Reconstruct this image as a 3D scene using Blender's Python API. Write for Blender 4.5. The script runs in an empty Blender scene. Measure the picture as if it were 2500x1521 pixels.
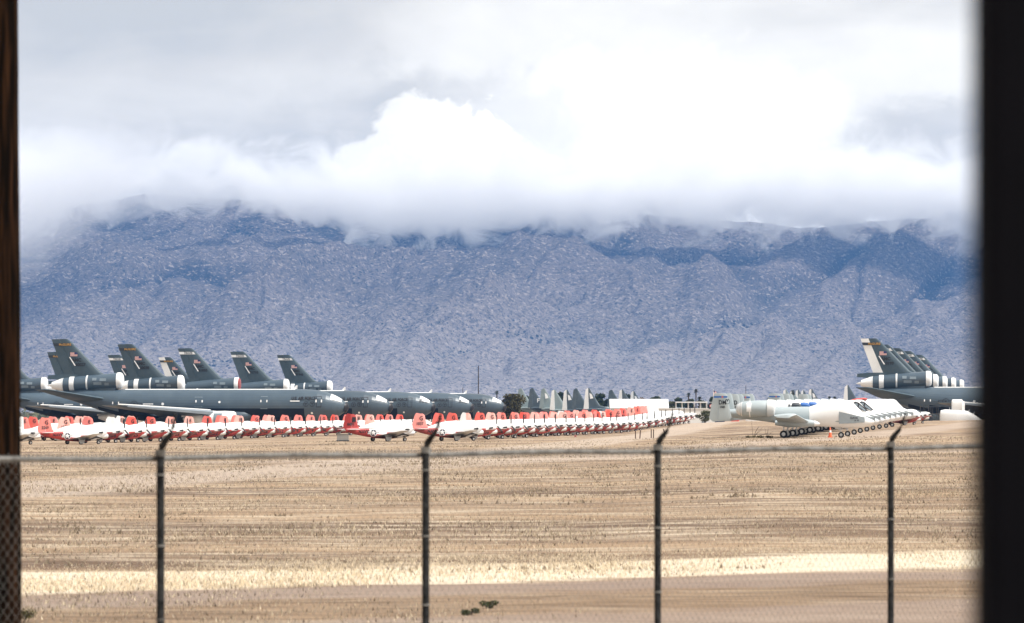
import bpy, bmesh, math, random
import numpy as np
from mathutils import Vector, Matrix, noise as mnoise
C = bpy.context.scene.collection
R = math.radians
EYE = 2.5            # camera height
F = 10000.0          # focal length in photo pixels (photo 2500 wide)
HZ = 995.0           # photo row of the horizon

def at(u, y, D):     # a photo reading (column, row) at a real distance D in metres -> world point
    return Vector(((u - 1250.0) / F * D, D, EYE + (HZ - y) / F * D))

# ---------------------------------------------------------------- materials
MATS = {}
def nt(m):
    m.use_nodes = True
    return m.node_tree.nodes, m.node_tree.links
def mat(name, col, rough=0.6, metal=0.0, dirt=0.0, dscale=3.0, dcol=None, spec=0.5, bump=0.0, bscale=20.0, coat=0.0):
    if name in MATS: return MATS[name]
    m = bpy.data.materials.new(name); N, L = nt(m)
    b = N['Principled BSDF']
    b.inputs['Base Color'].default_value = (*col, 1)
    b.inputs['Roughness'].default_value = rough
    b.inputs['Metallic'].default_value = metal
    b.inputs['Specular IOR Level'].default_value = spec
    b.inputs['Coat Weight'].default_value = coat
    if dirt or bump:
        tc = N.new('ShaderNodeTexCoord')
    if dirt:
        n = N.new('ShaderNodeTexNoise'); n.inputs['Scale'].default_value = dscale
        n.inputs['Detail'].default_value = 6; n.inputs['Roughness'].default_value = 0.65
        L.new(tc.outputs['Object'], n.inputs['Vector'])
        r = N.new('ShaderNodeValToRGB')
        r.color_ramp.elements[0].position = 0.35; r.color_ramp.elements[1].position = 0.7
        r.color_ramp.elements[0].color = (0, 0, 0, 1); r.color_ramp.elements[1].color = (dirt, dirt, dirt, 1)
        L.new(n.outputs['Fac'], r.inputs['Fac'])
        mx = N.new('ShaderNodeMix'); mx.data_type = 'RGBA'
        mx.inputs['A'].default_value = (*col, 1)
        dc = dcol or tuple(c * 0.5 for c in col)
        mx.inputs['B'].default_value = (*dc, 1)
        L.new(r.outputs['Color'], mx.inputs['Factor'])
        L.new(mx.outputs['Result'], b.inputs['Base Color'])
    if bump:
        n2 = N.new('ShaderNodeTexNoise'); n2.inputs['Scale'].default_value = bscale; n2.inputs['Detail'].default_value = 5
        L.new(tc.outputs['Object'], n2.inputs['Vector'])
        bp = N.new('ShaderNodeBump'); bp.inputs['Strength'].default_value = bump; bp.inputs['Distance'].default_value = 0.05
        L.new(n2.outputs['Fac'], bp.inputs['Height']); L.new(bp.outputs['Normal'], b.inputs['Normal'])
    MATS[name] = m
    return m

# ---------------------------------------------------------------- object helpers
def tag(o, label=None, cat=None, group=None, kind=None):
    if label: o['label'] = label
    if cat: o['category'] = cat
    if group: o['group'] = group
    if kind: o['kind'] = kind
    return o
def empty(name, loc=(0, 0, 0), rz=0.0):
    o = bpy.data.objects.new(name, None); C.objects.link(o)
    o.location = loc; o.rotation_euler = (0, 0, rz); o.empty_display_size = 0.5
    return o
def link(name, me, m, parent=None, smooth=True):
    o = bpy.data.objects.new(name, me); C.objects.link(o)
    for mm in (m if isinstance(m, (list, tuple)) else [m]): me.materials.append(mm)
    if smooth:
        me.polygons.foreach_set('use_smooth', [True] * len(me.polygons))
        try: me.set_sharp_from_angle(angle=R(38))
        except Exception: pass
    if parent is not None: o.parent = parent
    return o
class MB:
    """collects shapes into one mesh"""
    def __init__(s): s.v = []; s.f = []; s.mi = []
    def add(s, vs, fs, mi=0):
        k = len(s.v); s.v += [tuple(p) for p in vs]
        s.f += [tuple(i + k for i in f) for f in fs]; s.mi += [mi] * len(fs); return s
    def box(s, c, d, rot=None, mi=0):
        x, y, z = [k / 2 for k in d]
        vs = [Vector((a * x, b * y, e * z)) for a in (-1, 1) for b in (-1, 1) for e in (-1, 1)]
        if rot is not None: vs = [rot @ p for p in vs]
        vs = [p + Vector(c) for p in vs]
        return s.add(vs, [(0, 1, 3, 2), (4, 6, 7, 5), (0, 4, 5, 1), (2, 3, 7, 6), (0, 2, 6, 4), (1, 5, 7, 3)], mi)
    def loft(s, rings, cap=True, mi=0, close=True):
        n = len(rings[0]); k = len(s.v)
        for r_ in rings: s.v += [tuple(p) for p in r_]
        for i in range(len(rings) - 1):
            for j in range(n if close else n - 1):
                a = k + i * n + j; b = k + i * n + (j + 1) % n
                s.f.append((a, b, b + n, a + n)); s.mi.append(mi)
        if cap:
            s.f.append(tuple(k + j for j in range(n))[::-1]); s.mi.append(mi)
            s.f.append(tuple(k + (len(rings) - 1) * n + j for j in range(n))); s.mi.append(mi)
        return s
    def tube(s, pts, r, n=8, mi=0):
        pts = [Vector(p) for p in pts]
        rs = r if isinstance(r, (list, tuple)) else [r] * len(pts)
        rings = []
        for i, p in enumerate(pts):
            d = (pts[min(i + 1, len(pts) - 1)] - pts[max(i - 1, 0)]).normalized()
            up = Vector((0, 0, 1)) if abs(d.z) < 0.9 else Vector((1, 0, 0))
            a = d.cross(up).normalized(); b = d.cross(a).normalized()
            rings.append([p + (a * math.cos(t) + b * math.sin(t)) * rs[i] for t in [2 * math.pi * k / n for k in range(n)]])
        return s.loft(rings, True, mi)
    def body(s, st, n=20, mi=0, cap=True):
        """stations along +x: (x, zc, ry, rz[, squareness])"""
        rings = []
        for q in st:
            x, zc, ry, rz = q[:4]; e = q[4] if len(q) > 4 else 2.0; yc = q[5] if len(q) > 5 else 0.0
            ring = []
            for k in range(n):
                t = 2 * math.pi * k / n; c_, s_ = math.cos(t), math.sin(t)
                ring.append((x, yc + ry * math.copysign(abs(c_) ** (2 / e), c_), zc + rz * math.copysign(abs(s_) ** (2 / e), s_)))
            rings.append(ring)
        return s.loft(rings, cap, mi)
    def wing(s, secs, mi=0):
        """airfoil loft; secs: (le point, te point, thickness) ; thickness direction given per section"""
        prof = [(0, 0), (.03, .45), (.12, .85), (.3, 1), (.6, .68), (.85, .28), (1, .03), (1, -.03), (.85, -.2), (.6, -.48), (.3, -.8), (.12, -.7), (.03, -.4)]
        rings = []
        for le, te, th, up in secs:
            le = Vector(le); te = Vector(te); up = Vector(up)
            rings.append([le.lerp(te, a) + up * (b * th / 2) for a, b in prof])
        return s.loft(rings, True, mi)
    def build(s, name, m, parent=None, smooth=True):
        me = bpy.data.meshes.new(name); me.from_pydata(s.v, [], s.f)
        if isinstance(m, (list, tuple)): me.polygons.foreach_set('material_index', s.mi)
        me.update()
        bm = bmesh.new(); bm.from_mesh(me); bmesh.ops.recalc_face_normals(bm, faces=bm.faces); bm.to_mesh(me); bm.free()
        return link(name, me, m, parent, smooth)
def children(o): return list(o.children)
def copy_tree(o, parent=None, linkit=True):
    c = o.copy(); C.objects.link(c); c.parent = parent
    for ch in children(o): copy_tree(ch, c)
    return c
# ---------------------------------------------------------------- camera
cam = bpy.data.cameras.new('camera'); camo = bpy.data.objects.new('camera', cam); C.objects.link(camo)
bpy.context.scene.camera = camo
cam.sensor_width = 36.0; cam.lens = 144.0; cam.clip_start = 0.5; cam.clip_end = 90000
camo.location = (0, 0, EYE); camo.rotation_euler = (R(90), 0, 0)
cam.shift_y = (HZ - 760.5) / 2500.0
cam.dof.use_dof = True; cam.dof.focus_distance = 620.0; cam.dof.aperture_fstop = 144.0 / 25.0
cam.dof.aperture_blades = 0

# ---------------------------------------------------------------- world and sun
SUN_EL, SUN_AZ = 60.0, 118.0      # azimuth clockwise from +Y
sc = bpy.context.scene
w = bpy.data.worlds.new('World'); sc.world = w; w.use_nodes = True
N = w.node_tree.nodes; L = w.node_tree.links
bg = N['Background']
sky = N.new('ShaderNodeTexSky'); sky.sky_type = 'NISHITA'; sky.sun_disc = False
sky.sun_elevation = R(SUN_EL); sky.sun_rotation = R(SUN_AZ)
sky.dust_density = 3.0
tc = N.new('ShaderNodeTexCoord')
sep = N.new('ShaderNodeSeparateXYZ'); L.new(tc.outputs['Generated'], sep.inputs['Vector'])
def wm(op, a, b=None, c=None):
    n = N.new('ShaderNodeMath'); n.operation = op
    for i_, v in enumerate((a, b, c)):
        if v is None: continue
        if isinstance(v, (int, float)): n.inputs[i_].default_value = v
        else: L.new(v, n.inputs[i_])
    return n.outputs[0]
def wnoise(sc3, loc, det, rough, dist=0.4):
    mp = N.new('ShaderNodeMapping'); mp.inputs['Scale'].default_value = sc3; mp.inputs['Location'].default_value = loc
    L.new(tc.outputs['Generated'], mp.inputs['Vector'])
    n = N.new('ShaderNodeTexNoise'); n.inputs['Scale'].default_value = 1.0; n.inputs['Detail'].default_value = det
    n.inputs['Roughness'].default_value = rough; n.inputs['Distortion'].default_value = dist
    L.new(mp.outputs['Vector'], n.inputs['Vector']); return n.outputs['Fac']
streak = wnoise((12, 12, 46), (3.1, 0.4, 1.3), 5, .5)
billow = wnoise((34, 34, 44), (1.7, 2.2, 5.1), 6, .55, .6)
fine = wnoise((110, 110, 130), (4.0, 7.0, 2.0), 5, .6)
# warped direction, for cloud edges
wx = wm('ADD', wm('MULTIPLY_ADD', billow, 0.064, -0.032), sep.outputs['X']); wx = wm('ADD', wx, wm('MULTIPLY_ADD', fine, .022, -.011))
wz = wm('ADD', wm('MULTIPLY_ADD', streak, 0.030, -0.015), sep.outputs['Z']); wz = wm('ADD', wz, wm('MULTIPLY_ADD', fine, .022, -.011))
def lobe(x0, z0, rx, rz, soft, amp):
    a = wm('DIVIDE', wm('SUBTRACT', wx, x0), rx); b = wm('DIVIDE', wm('SUBTRACT', wz, z0), rz)
    d = wm('SQRT', wm('ADD', wm('MULTIPLY', a, a), wm('MULTIPLY', b, b)))
    m_ = N.new('ShaderNodeMapRange'); m_.interpolation_type = 'SMOOTHSTEP'; m_.inputs['From Min'].default_value = 1 + soft; m_.inputs['From Max'].default_value = 1 - soft
    m_.inputs['To Max'].default_value = amp
    L.new(d, m_.inputs['Value']); return m_.outputs['Result']
gx = N.new('ShaderNodeMapRange'); gx.interpolation_type = 'SMOOTHSTEP'; gx.inputs['From Min'].default_value = -0.10; gx.inputs['From Max'].default_value = 0.02
gx.inputs['To Min'].default_value = 0.20; gx.inputs['To Max'].default_value = 0.60
L.new(sep.outputs['X'], gx.inputs['Value'])
br = wm('ADD', gx.outputs['Result'], wm('MULTIPLY_ADD', streak, .9, -.45))
br = wm('ADD', br, wm('MULTIPLY_ADD', billow, .34, -.17))
up_ = N.new('ShaderNodeMapRange'); up_.inputs['From Min'].default_value = .08; up_.inputs['From Max'].default_value = .102; up_.inputs['To Max'].default_value = -.16
L.new(sep.outputs['Z'], up_.inputs['Value']); br = wm('ADD', br, up_.outputs['Result'])
br = wm('SUBTRACT', br, lobe(-.012, .066, .034, .014, .5, .34))       # blue-grey gap behind the cumulus head
br = wm('SUBTRACT', br, lobe(-.090, .047, .050, .018, .6, .26))
br = wm('ADD', br, lobe(-.022, .054, .020, .019, .10, .60))
br = wm('ADD', br, lobe(-.030, .042, .022, .014, .25, .40))             # bright cumulus heads
br = wm('ADD', br, lobe(.030, .056, .055, .030, .25, .45))
br = wm('SUBTRACT', br, lobe(.108, .062, .030, .012, .45, .30))        # grey shelf on the right
cr = N.new('ShaderNodeValToRGB'); L.new(br, cr.inputs['Fac'])
e = cr.color_ramp.elements
e[0].position = 0.0; e[0].color = (6.5, 6.35, 5.95, 1)
e[1].position = 0.95; e[1].color = (13.2, 12.5, 11.2, 1)
q = e.new(0.22); q.color = (7.95, 7.55, 6.85, 1)
q = e.new(0.55); q.color = (10.6, 10.1, 9.1, 1)
mx = N.new('ShaderNodeMix'); mx.data_type = 'RGBA'; mx.inputs['Factor'].default_value = 0.97
L.new(sky.outputs['Color'], mx.inputs['A']); L.new(cr.outputs['Color'], mx.inputs['B'])
L.new(mx.outputs['Result'], bg.inputs['Color']); bg.inputs['Strength'].default_value = 0.055

sun = bpy.data.lights.new('sun', 'SUN'); suno = bpy.data.objects.new('sun', sun); C.objects.link(suno)
sun.energy = 2.4; sun.angle = R(8); sun.color = (1.0, 0.96, 0.90)
az = R(SUN_AZ); el = R(SUN_EL)
dv = Vector((math.sin(az) * math.cos(el), math.cos(az) * math.cos(el), math.sin(el)))
suno.rotation_euler = dv.to_track_quat('Z', 'Y').to_euler(); suno.location = dv * 200
vs = sc.view_settings; vs.view_transform = 'Standard'; vs.look = 'None'; vs.gamma = 1.0; vs.exposure = 1.06
cy = sc.cycles
cy.max_bounces = 20; cy.diffuse_bounces = 3; cy.glossy_bounces = 2; cy.transmission_bounces = 2; cy.volume_bounces = 18
cy.transparent_max_bounces = 16; cy.use_denoising = True; cy.volume_max_steps = 96; cy.volume_step_rate = 1.0
cy.caustics_reflective = False; cy.caustics_refractive = False
cy.use_adaptive_sampling = True; cy.adaptive_threshold = 0.015

# ---------------------------------------------------------------- the lie of the land
UC = [0, 400, 850, 1250, 1500, 1620, 1850, 2100, 2500]
DR = [0, 50, 300, 430, 500, 570, 640, 720, 770, 900, 2500, 9000, 12000]
HT = [[2.41] * 9, [2.60] * 9,
      [3.50, 3.50, 3.45, 3.40, 3.35, 3.2, 3.0, 3.0, 2.9],
      [4.00, 3.90, 3.55, 3.45, 3.40, 3.2, 3.03, 3.02, 2.9],
      [4.00, 4.00, 3.80, 3.45, 3.45, 3.3, 2.75, 2.75, 2.5],
      [4.00, 4.00, 3.90, 3.60, 3.42, 2.95, 2.4, 2.6, 2.1],
      [4.10, 4.10, 4.00, 3.80, 3.2, 2.55, 2.1, 2.3, 1.85],
      [5.0, 5.0, 5.0, 4.6, 3.6, 2.9, 2.5, 2.5, 2.0],
      [5.1, 5.1, 5.1, 5.0, 4.8, 4.6, 4.5, 4.5, 4.4],
      [5.1, 5.1, 5.1, 5.1, 5.0, 5.0, 5.0, 4.8, 4.7],
      [7] * 9, [12] * 9, [12] * 9]
HT = np.array(HT, dtype=float)
def hbelow(u, D):
    """metres below the eye (bilinear in a small survey table)"""
    i = int(np.clip(np.searchsorted(DR, D, side='right') - 1, 0, len(DR) - 2))
    j = int(np.clip(np.searchsorted(UC, u, side='right') - 1, 0, len(UC) - 2))
    a = min(max((D - DR[i]) / (DR[i + 1] - DR[i]), 0), 1); b = min(max((u - UC[j]) / (UC[j + 1] - UC[j]), 0), 1)
    a = a; b = b * b * (3 - 2 * b)
    return (HT[i, j] * (1 - a) + HT[i + 1, j] * a) * (1 - b) + (HT[i, j + 1] * (1 - a) + HT[i + 1, j + 1] * a) * b
def ground_z(x, y):
    D = max(y, 1.0); u = 1250 + x / D * F if y > 1 else 1250
    return EYE - hbelow(u, D)
def on_ground(u, D, dz=0.0):
    x = (u - 1250) / F * D
    return Vector((x, D, ground_z(x, D) + dz))

# ground sheet: a fan of cells, fine near the camera, one sheet to the mountain foot
def ground_sheet():
    Ds = [-60, -20, 0] + [8 * 1.06 ** k for k in range(200) if 8 * 1.06 ** k < 9800] + [10400.0]
    Ds = sorted(set(Ds + [float(d) for d in range(300, 800, 8)]))
    slopes = np.linspace(-0.28, 0.28, 113)
    vs_, fs_ = [], []
    for D in Ds:
        half = max(abs(D), 40)
        for s_ in slopes:
            k = (s_ / 0.28)
            x = s_ * max(D, 0) + k * 60
            z = ground_z(x, D) if D > 0 else EYE - 2.41
            z += 0.05 * mnoise.noise(Vector((x * 0.11, D * 0.05, 0))) + (0.02 * mnoise.noise(Vector((x * .5, D * .3, 7))))
            vs_.append((x, D, z))
    n = len(slopes)
    for i in range(len(Ds) - 1):
        for j in range(n - 1):
            a = i * n + j
            fs_.append((a, a + 1, a + n + 1, a + n))
    me = bpy.data.meshes.new('ground'); me.from_pydata(vs_, [], fs_)
    return me
def ground_material():
    m = bpy.data.materials.new('dry_grass_ground'); N, L = nt(m); b = N['Principled BSDF']
    b.inputs['Roughness'].default_value = 0.95; b.inputs['Specular IOR Level'].default_value = 0.1
    tc = N.new('ShaderNodeTexCoord')
    def noise(scale, sx=1, sy=1, det=5, rough=0.6):
        mp = N.new('ShaderNodeMapping'); mp.inputs['Scale'].default_value = (sx, sy, 1)
        L.new(tc.outputs['Object'], mp.inputs['Vector'])
        n = N.new('ShaderNodeTexNoise'); n.inputs['Scale'].default_value = scale; n.inputs['Detail'].default_value = det
        n.inputs['Roughness'].default_value = rough
        L.new(mp.outputs['Vector'], n.inputs['Vector']); return n.outputs['Fac']
    def ramp(f, p0, p1, c0=(0, 0, 0), c1=(1, 1, 1)):
        r = N.new('ShaderNodeValToRGB'); r.color_ramp.elements[0].position = p0; r.color_ramp.elements[1].position = p1
        r.color_ramp.elements[0].color = (*c0, 1); r.color_ramp.elements[1].color = (*c1, 1)
        L.new(f, r.inputs['Fac']); return r.outputs['Color']
    def mix(f, a, b_):
        x = N.new('ShaderNodeMix'); x.data_type = 'RGBA'
        if isinstance(f, float): x.inputs['Factor'].default_value = f
        else: L.new(f, x.inputs['Factor'])
        for k, v in (('A', a), ('B', b_)):
            if isinstance(v, tuple): x.inputs[k].default_value = (*v, 1)
            else: L.new(v, x.inputs[k])
        return x.outputs['Result']
    straw = (0.415, 0.295, 0.195); soil = (0.175, 0.118, 0.085); dark = (0.05, 0.03, 0.02); pale = (0.86, 0.77, 0.63); dirtroad = (0.34, 0.265, 0.225)
    # mown bands run across the view, stretched along x
    bands = ramp(noise(0.06, 0.16, 1.0, 6, 0.68), 0.40, 0.62)
    c = mix(bands, soil, straw)
    tuft = ramp(noise(0.5, 0.4, 1.0, 7, 0.72), 0.47, 0.68)
    c = mix(tuft, c, mix(0.5, straw, pale))
    speck = ramp(noise(2.3, 0.5, 1.0, 6, 0.75), 0.57, 0.70)
    c = mix(speck, c, dark)
    streak = ramp(noise(0.035, 0.10, 1.4, 8, 0.75), 0.60, 0.67)
    st2 = N.new('ShaderNodeMath'); st2.operation = 'MULTIPLY'; st2.inputs[1].default_value = 0.8
    L.new(streak, st2.inputs[0])
    c = mix(st2.outputs[0], c, dark)
    # bands by distance from the track (world y), wobbled, sloping a little
    sp = N.new('ShaderNodeSeparateXYZ'); L.new(tc.outputs['Object'], sp.inputs['Vector'])
    wob = N.new('ShaderNodeMath'); wob.operation = 'MULTIPLY_ADD'; wob.inputs[1].default_value = 5.0
    L.new(noise(0.3, 0.5, 1.0, 5, 0.7), wob.inputs[0]); 
    tilt = N.new('ShaderNodeMath'); tilt.operation = 'MULTIPLY_ADD'; tilt.inputs[1].default_value = -0.62
    L.new(sp.outputs['X'], tilt.inputs[0]); L.new(sp.outputs['Y'], tilt.inputs[2])
    w2 = N.new('ShaderNodeMath'); w2.operation = 'MULTIPLY_ADD'; w2.inputs[1].default_value = 7.0; L.new(noise(0.07, 1, 1, 4, .6), w2.inputs[0]); L.new(tilt.outputs[0], w2.inputs[2])
    w3 = N.new('ShaderNodeMath'); w3.operation = 'SUBTRACT'; w3.inputs[1].default_value = 3.5; L.new(w2.outputs[0], w3.inputs[0])
    L.new(w3.outputs[0], wob.inputs[2])
    def band(lo, hi, soft, f=1.0):
        a = N.new('ShaderNodeMapRange'); a.inputs['From Min'].default_value = lo; a.inputs['From Max'].default_value = lo + soft
        L.new(wob.outputs[0], a.inputs['Value'])
        b2 = N.new('ShaderNodeMapRange'); b2.inputs['From Min'].default_value = hi; b2.inputs['From Max'].default_value = hi - soft
        L.new(wob.outputs[0], b2.inputs['Value'])
        k = N.new('ShaderNodeMath'); k.operation = 'MULTIPLY'; L.new(a.outputs['Result'], k.inputs[0]); L.new(b2.outputs['Result'], k.inputs[1])
        k2 = N.new('ShaderNodeMath'); k2.operation = 'MULTIPLY'; k2.inputs[1].default_value = f; L.new(k.outputs[0], k2.inputs[0])
        return k2.outputs[0]
    rn = ramp(noise(1.6, 0.35, 1.0, 6, 0.7), 0.3, 0.75)
    grass = mix(rn, pale, mix(0.45, pale, straw))
    road = mix(rn, dirtroad, mix(0.4, dirtroad, soil))
    c = mix(band(59.6, 64.4, 1.0, 0.85), c, road)
    c = mix(band(64.0, 73.0, 1.2, 0.95), c, grass)
    c = mix(band(53.6, 60.4, 1.8, 0.8), c, mix(rn, mix(0.5, dark, soil), straw))
    c = mix(band(44.0, 54.6, 1.0, 0.75), c, road)
    # bare tracks out on the field
    def line(y0, k, width, f):
        t = N.new('ShaderNodeMath'); t.operation = 'MULTIPLY_ADD'; t.inputs[1].default_value = -k; L.new(sp.outputs['X'], t.inputs[0]); L.new(sp.outputs['Y'], t.inputs[2])
        wv = N.new('ShaderNodeMath'); wv.operation = 'MULTIPLY_ADD'; wv.inputs[1].default_value = 14.0
        L.new(noise(0.05, 1, 1, 3), wv.inputs[0]); L.new(t.outputs[0], wv.inputs[2])
        d = N.new('ShaderNodeMath'); d.operation = 'SUBTRACT'; d.inputs[1].default_value = y0 + 7; L.new(wv.outputs[0], d.inputs[0])
        ab = N.new('ShaderNodeMath'); ab.operation = 'ABSOLUTE'; L.new(d.outputs[0], ab.inputs[0])
        mr = N.new('ShaderNodeMapRange'); mr.inputs['From Min'].default_value = width; mr.inputs['From Max'].default_value = width * 0.6
        mr.inputs['To Max'].default_value = f
        L.new(ab.outputs[0], mr.inputs['Value']); return mr.outputs['Result']
    c = mix(line(323, 10.0, 50, 0.75), c, (0.50, 0.41, 0.34))
    c = mix(line(248, 5.0, 26, 0.7), c, (0.46, 0.37, 0.305))
    c = mix(line(255, 0.5, 8, 0.45), c, (0.55, 0.45, 0.38))
    L.new(c, b.inputs['Base Color'])
    bp = N.new('ShaderNodeBump'); bp.inputs['Strength'].default_value = 0.9; bp.inputs['Distance'].default_value = 0.25
    L.new(noise(2.5, 0.5, 1.0, 6, 0.75), bp.inputs['Height']); L.new(bp.outputs['Normal'], b.inputs['Normal'])
    return m
g = link('ground', ground_sheet(), ground_material())
tag(g, kind='structure')

# ---------------------------------------------------------------- mountain
def vnoise(x, y, seed):
    """vectorised gradient noise"""
    rng = np.random.RandomState(seed); perm = rng.permutation(512); ang = rng.rand(512) * 2 * np.pi
    gx_, gy_ = np.cos(ang), np.sin(ang)
    xi = np.floor(x).astype(int); yi = np.floor(y).astype(int); xf = x - xi; yf = y - yi
    def gr(ix, iy, fx, fy):
        h = perm[(perm[ix % 512] + iy) % 512]
        return gx_[h] * fx + gy_[h] * fy
    u = xf ** 3 * (xf * (xf * 6 - 15) + 10); v = yf ** 3 * (yf * (yf * 6 - 15) + 10)
    a = gr(xi, yi, xf, yf); b = gr(xi + 1, yi, xf - 1, yf); c = gr(xi, yi + 1, xf, yf - 1); d = gr(xi + 1, yi + 1, xf - 1, yf - 1)
    return (a * (1 - u) + b * u) * (1 - v) + (c * (1 - u) + d * u) * v
def fbm(x, y, seed, o=6, ridged=False):
    s = 0; a = 1; t = 0
    for k in range(o):
        n = vnoise(x * 2 ** k, y * 2 ** k, seed + k)
        n = (1 - 2.2 * np.abs(n)) if ridged else n * 1.5
        s = s + n * a; t += a; a *= 0.5
    return s / t
VEG = None
def mountain():
    NX, NY = 820, 460
    sl = np.linspace(-0.20, 0.20, NX); Dd = np.concatenate([np.linspace(9700, 12500, NY - 30), np.linspace(12520, 14500, 30)])
    S, D = np.meshgrid(sl, Dd)
    X = S * D
    t = (D - 9800) / (12300 - 9800)
    # spurs run diagonally down to the left, like drainage lines
    wx = fbm(X / 2600, D / 2600, 91, 3) * 520
    a = (X + wx) * 0.90 - D * 0.43; b = X * 0.43 + D * 0.90
    rid = fbm(a / 1250 + 4.2, b / 3400 + 1.7, 11, 7, True)
    rid2 = fbm((a + 600) / 420, b / 900, 33, 6, True)
    rid3 = fbm((a - 300 + rid * 60) / 150, b / 260, 77, 4, True)
    wxx = fbm(X / 300, D / 300, 44, 3) * 90
    ch = 1 - 2.2 * np.abs(vnoise((a + wxx) / 330 + 7.7, (b + wxx) / 1500 + 3.1, 201)); ch = np.maximum(ch, 1 - 2.2 * np.abs(vnoise((a - wxx * .8) / 210 + 1.7, (b + wxx) / 700 + 8.1, 301)) - .12)
    chan = np.clip((ch - .66) / .34, 0, 1) ** 1.5
    cr_ = 1 - 2.2 * np.abs(vnoise((a - wxx) / 520 + 2.3, (b - wxx) / 2100 + 6.6, 401)); crest = np.clip((cr_ - .72) / .28, 0, 1)
    small = fbm(X / 160, D / 160, 57, 5)
    rise = np.clip(t, 0, 1.0) ** 1.12
    crest_u = np.array([-400, 50, 350, 700, 1000, 1300, 1580, 1700, 1850, 2000, 2180, 2300, 2400, 2600, 3000])
    crest_y = np.array([540, 520, 470, 484, 512, 528, 528, 546, 537, 554, 534, 564, 577, 560, 540.]) + 4
    cy_ = np.interp(1250 + S * F, crest_u, crest_y)
    Hc = (HZ - cy_) / F * 12300
    Z = Hc * rise
    env = np.clip(t * 3.2, 0, 1) * np.clip((1.06 - t) * 3.0, 0.06, 1)
    Z = Z + env * (rid * 290 - 125) + env * (rid2 * 84 - 34) + env * (rid3 * 17 - 6) + np.clip(t * 6, 0, 1) * small * 9 + env * (crest * 26 - chan * 30)
    Z = np.where(t > 1, Hc * (1 - 0.5 * np.clip((t - 1) / 0.6, 0, 1)), Z)
    Z = np.maximum(Z, 0) - 12 + 8 * np.clip(t * 4, 0, 1)
    me = bpy.data.meshes.new('mountain')
    V = np.stack([X, D, Z], -1).reshape(-1, 3)
    idx = np.arange(NX * NY).reshape(NY, NX)
    Fc = np.stack([idx[:-1, :-1], idx[:-1, 1:], idx[1:, 1:], idx[1:, :-1]], -1).reshape(-1, 4)
    me.vertices.add(len(V)); me.vertices.foreach_set('co', V.ravel())
    me.loops.add(Fc.size); me.loops.foreach_set('vertex_index', Fc.ravel())
    me.polygons.add(len(Fc)); me.polygons.foreach_set('loop_start', np.arange(0, Fc.size, 4)); 
    me.update(calc_edges=True)
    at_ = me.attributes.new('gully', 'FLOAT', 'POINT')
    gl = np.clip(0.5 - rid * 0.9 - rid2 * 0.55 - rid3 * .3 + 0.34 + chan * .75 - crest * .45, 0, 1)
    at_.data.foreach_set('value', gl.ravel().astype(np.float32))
    return me
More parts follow.
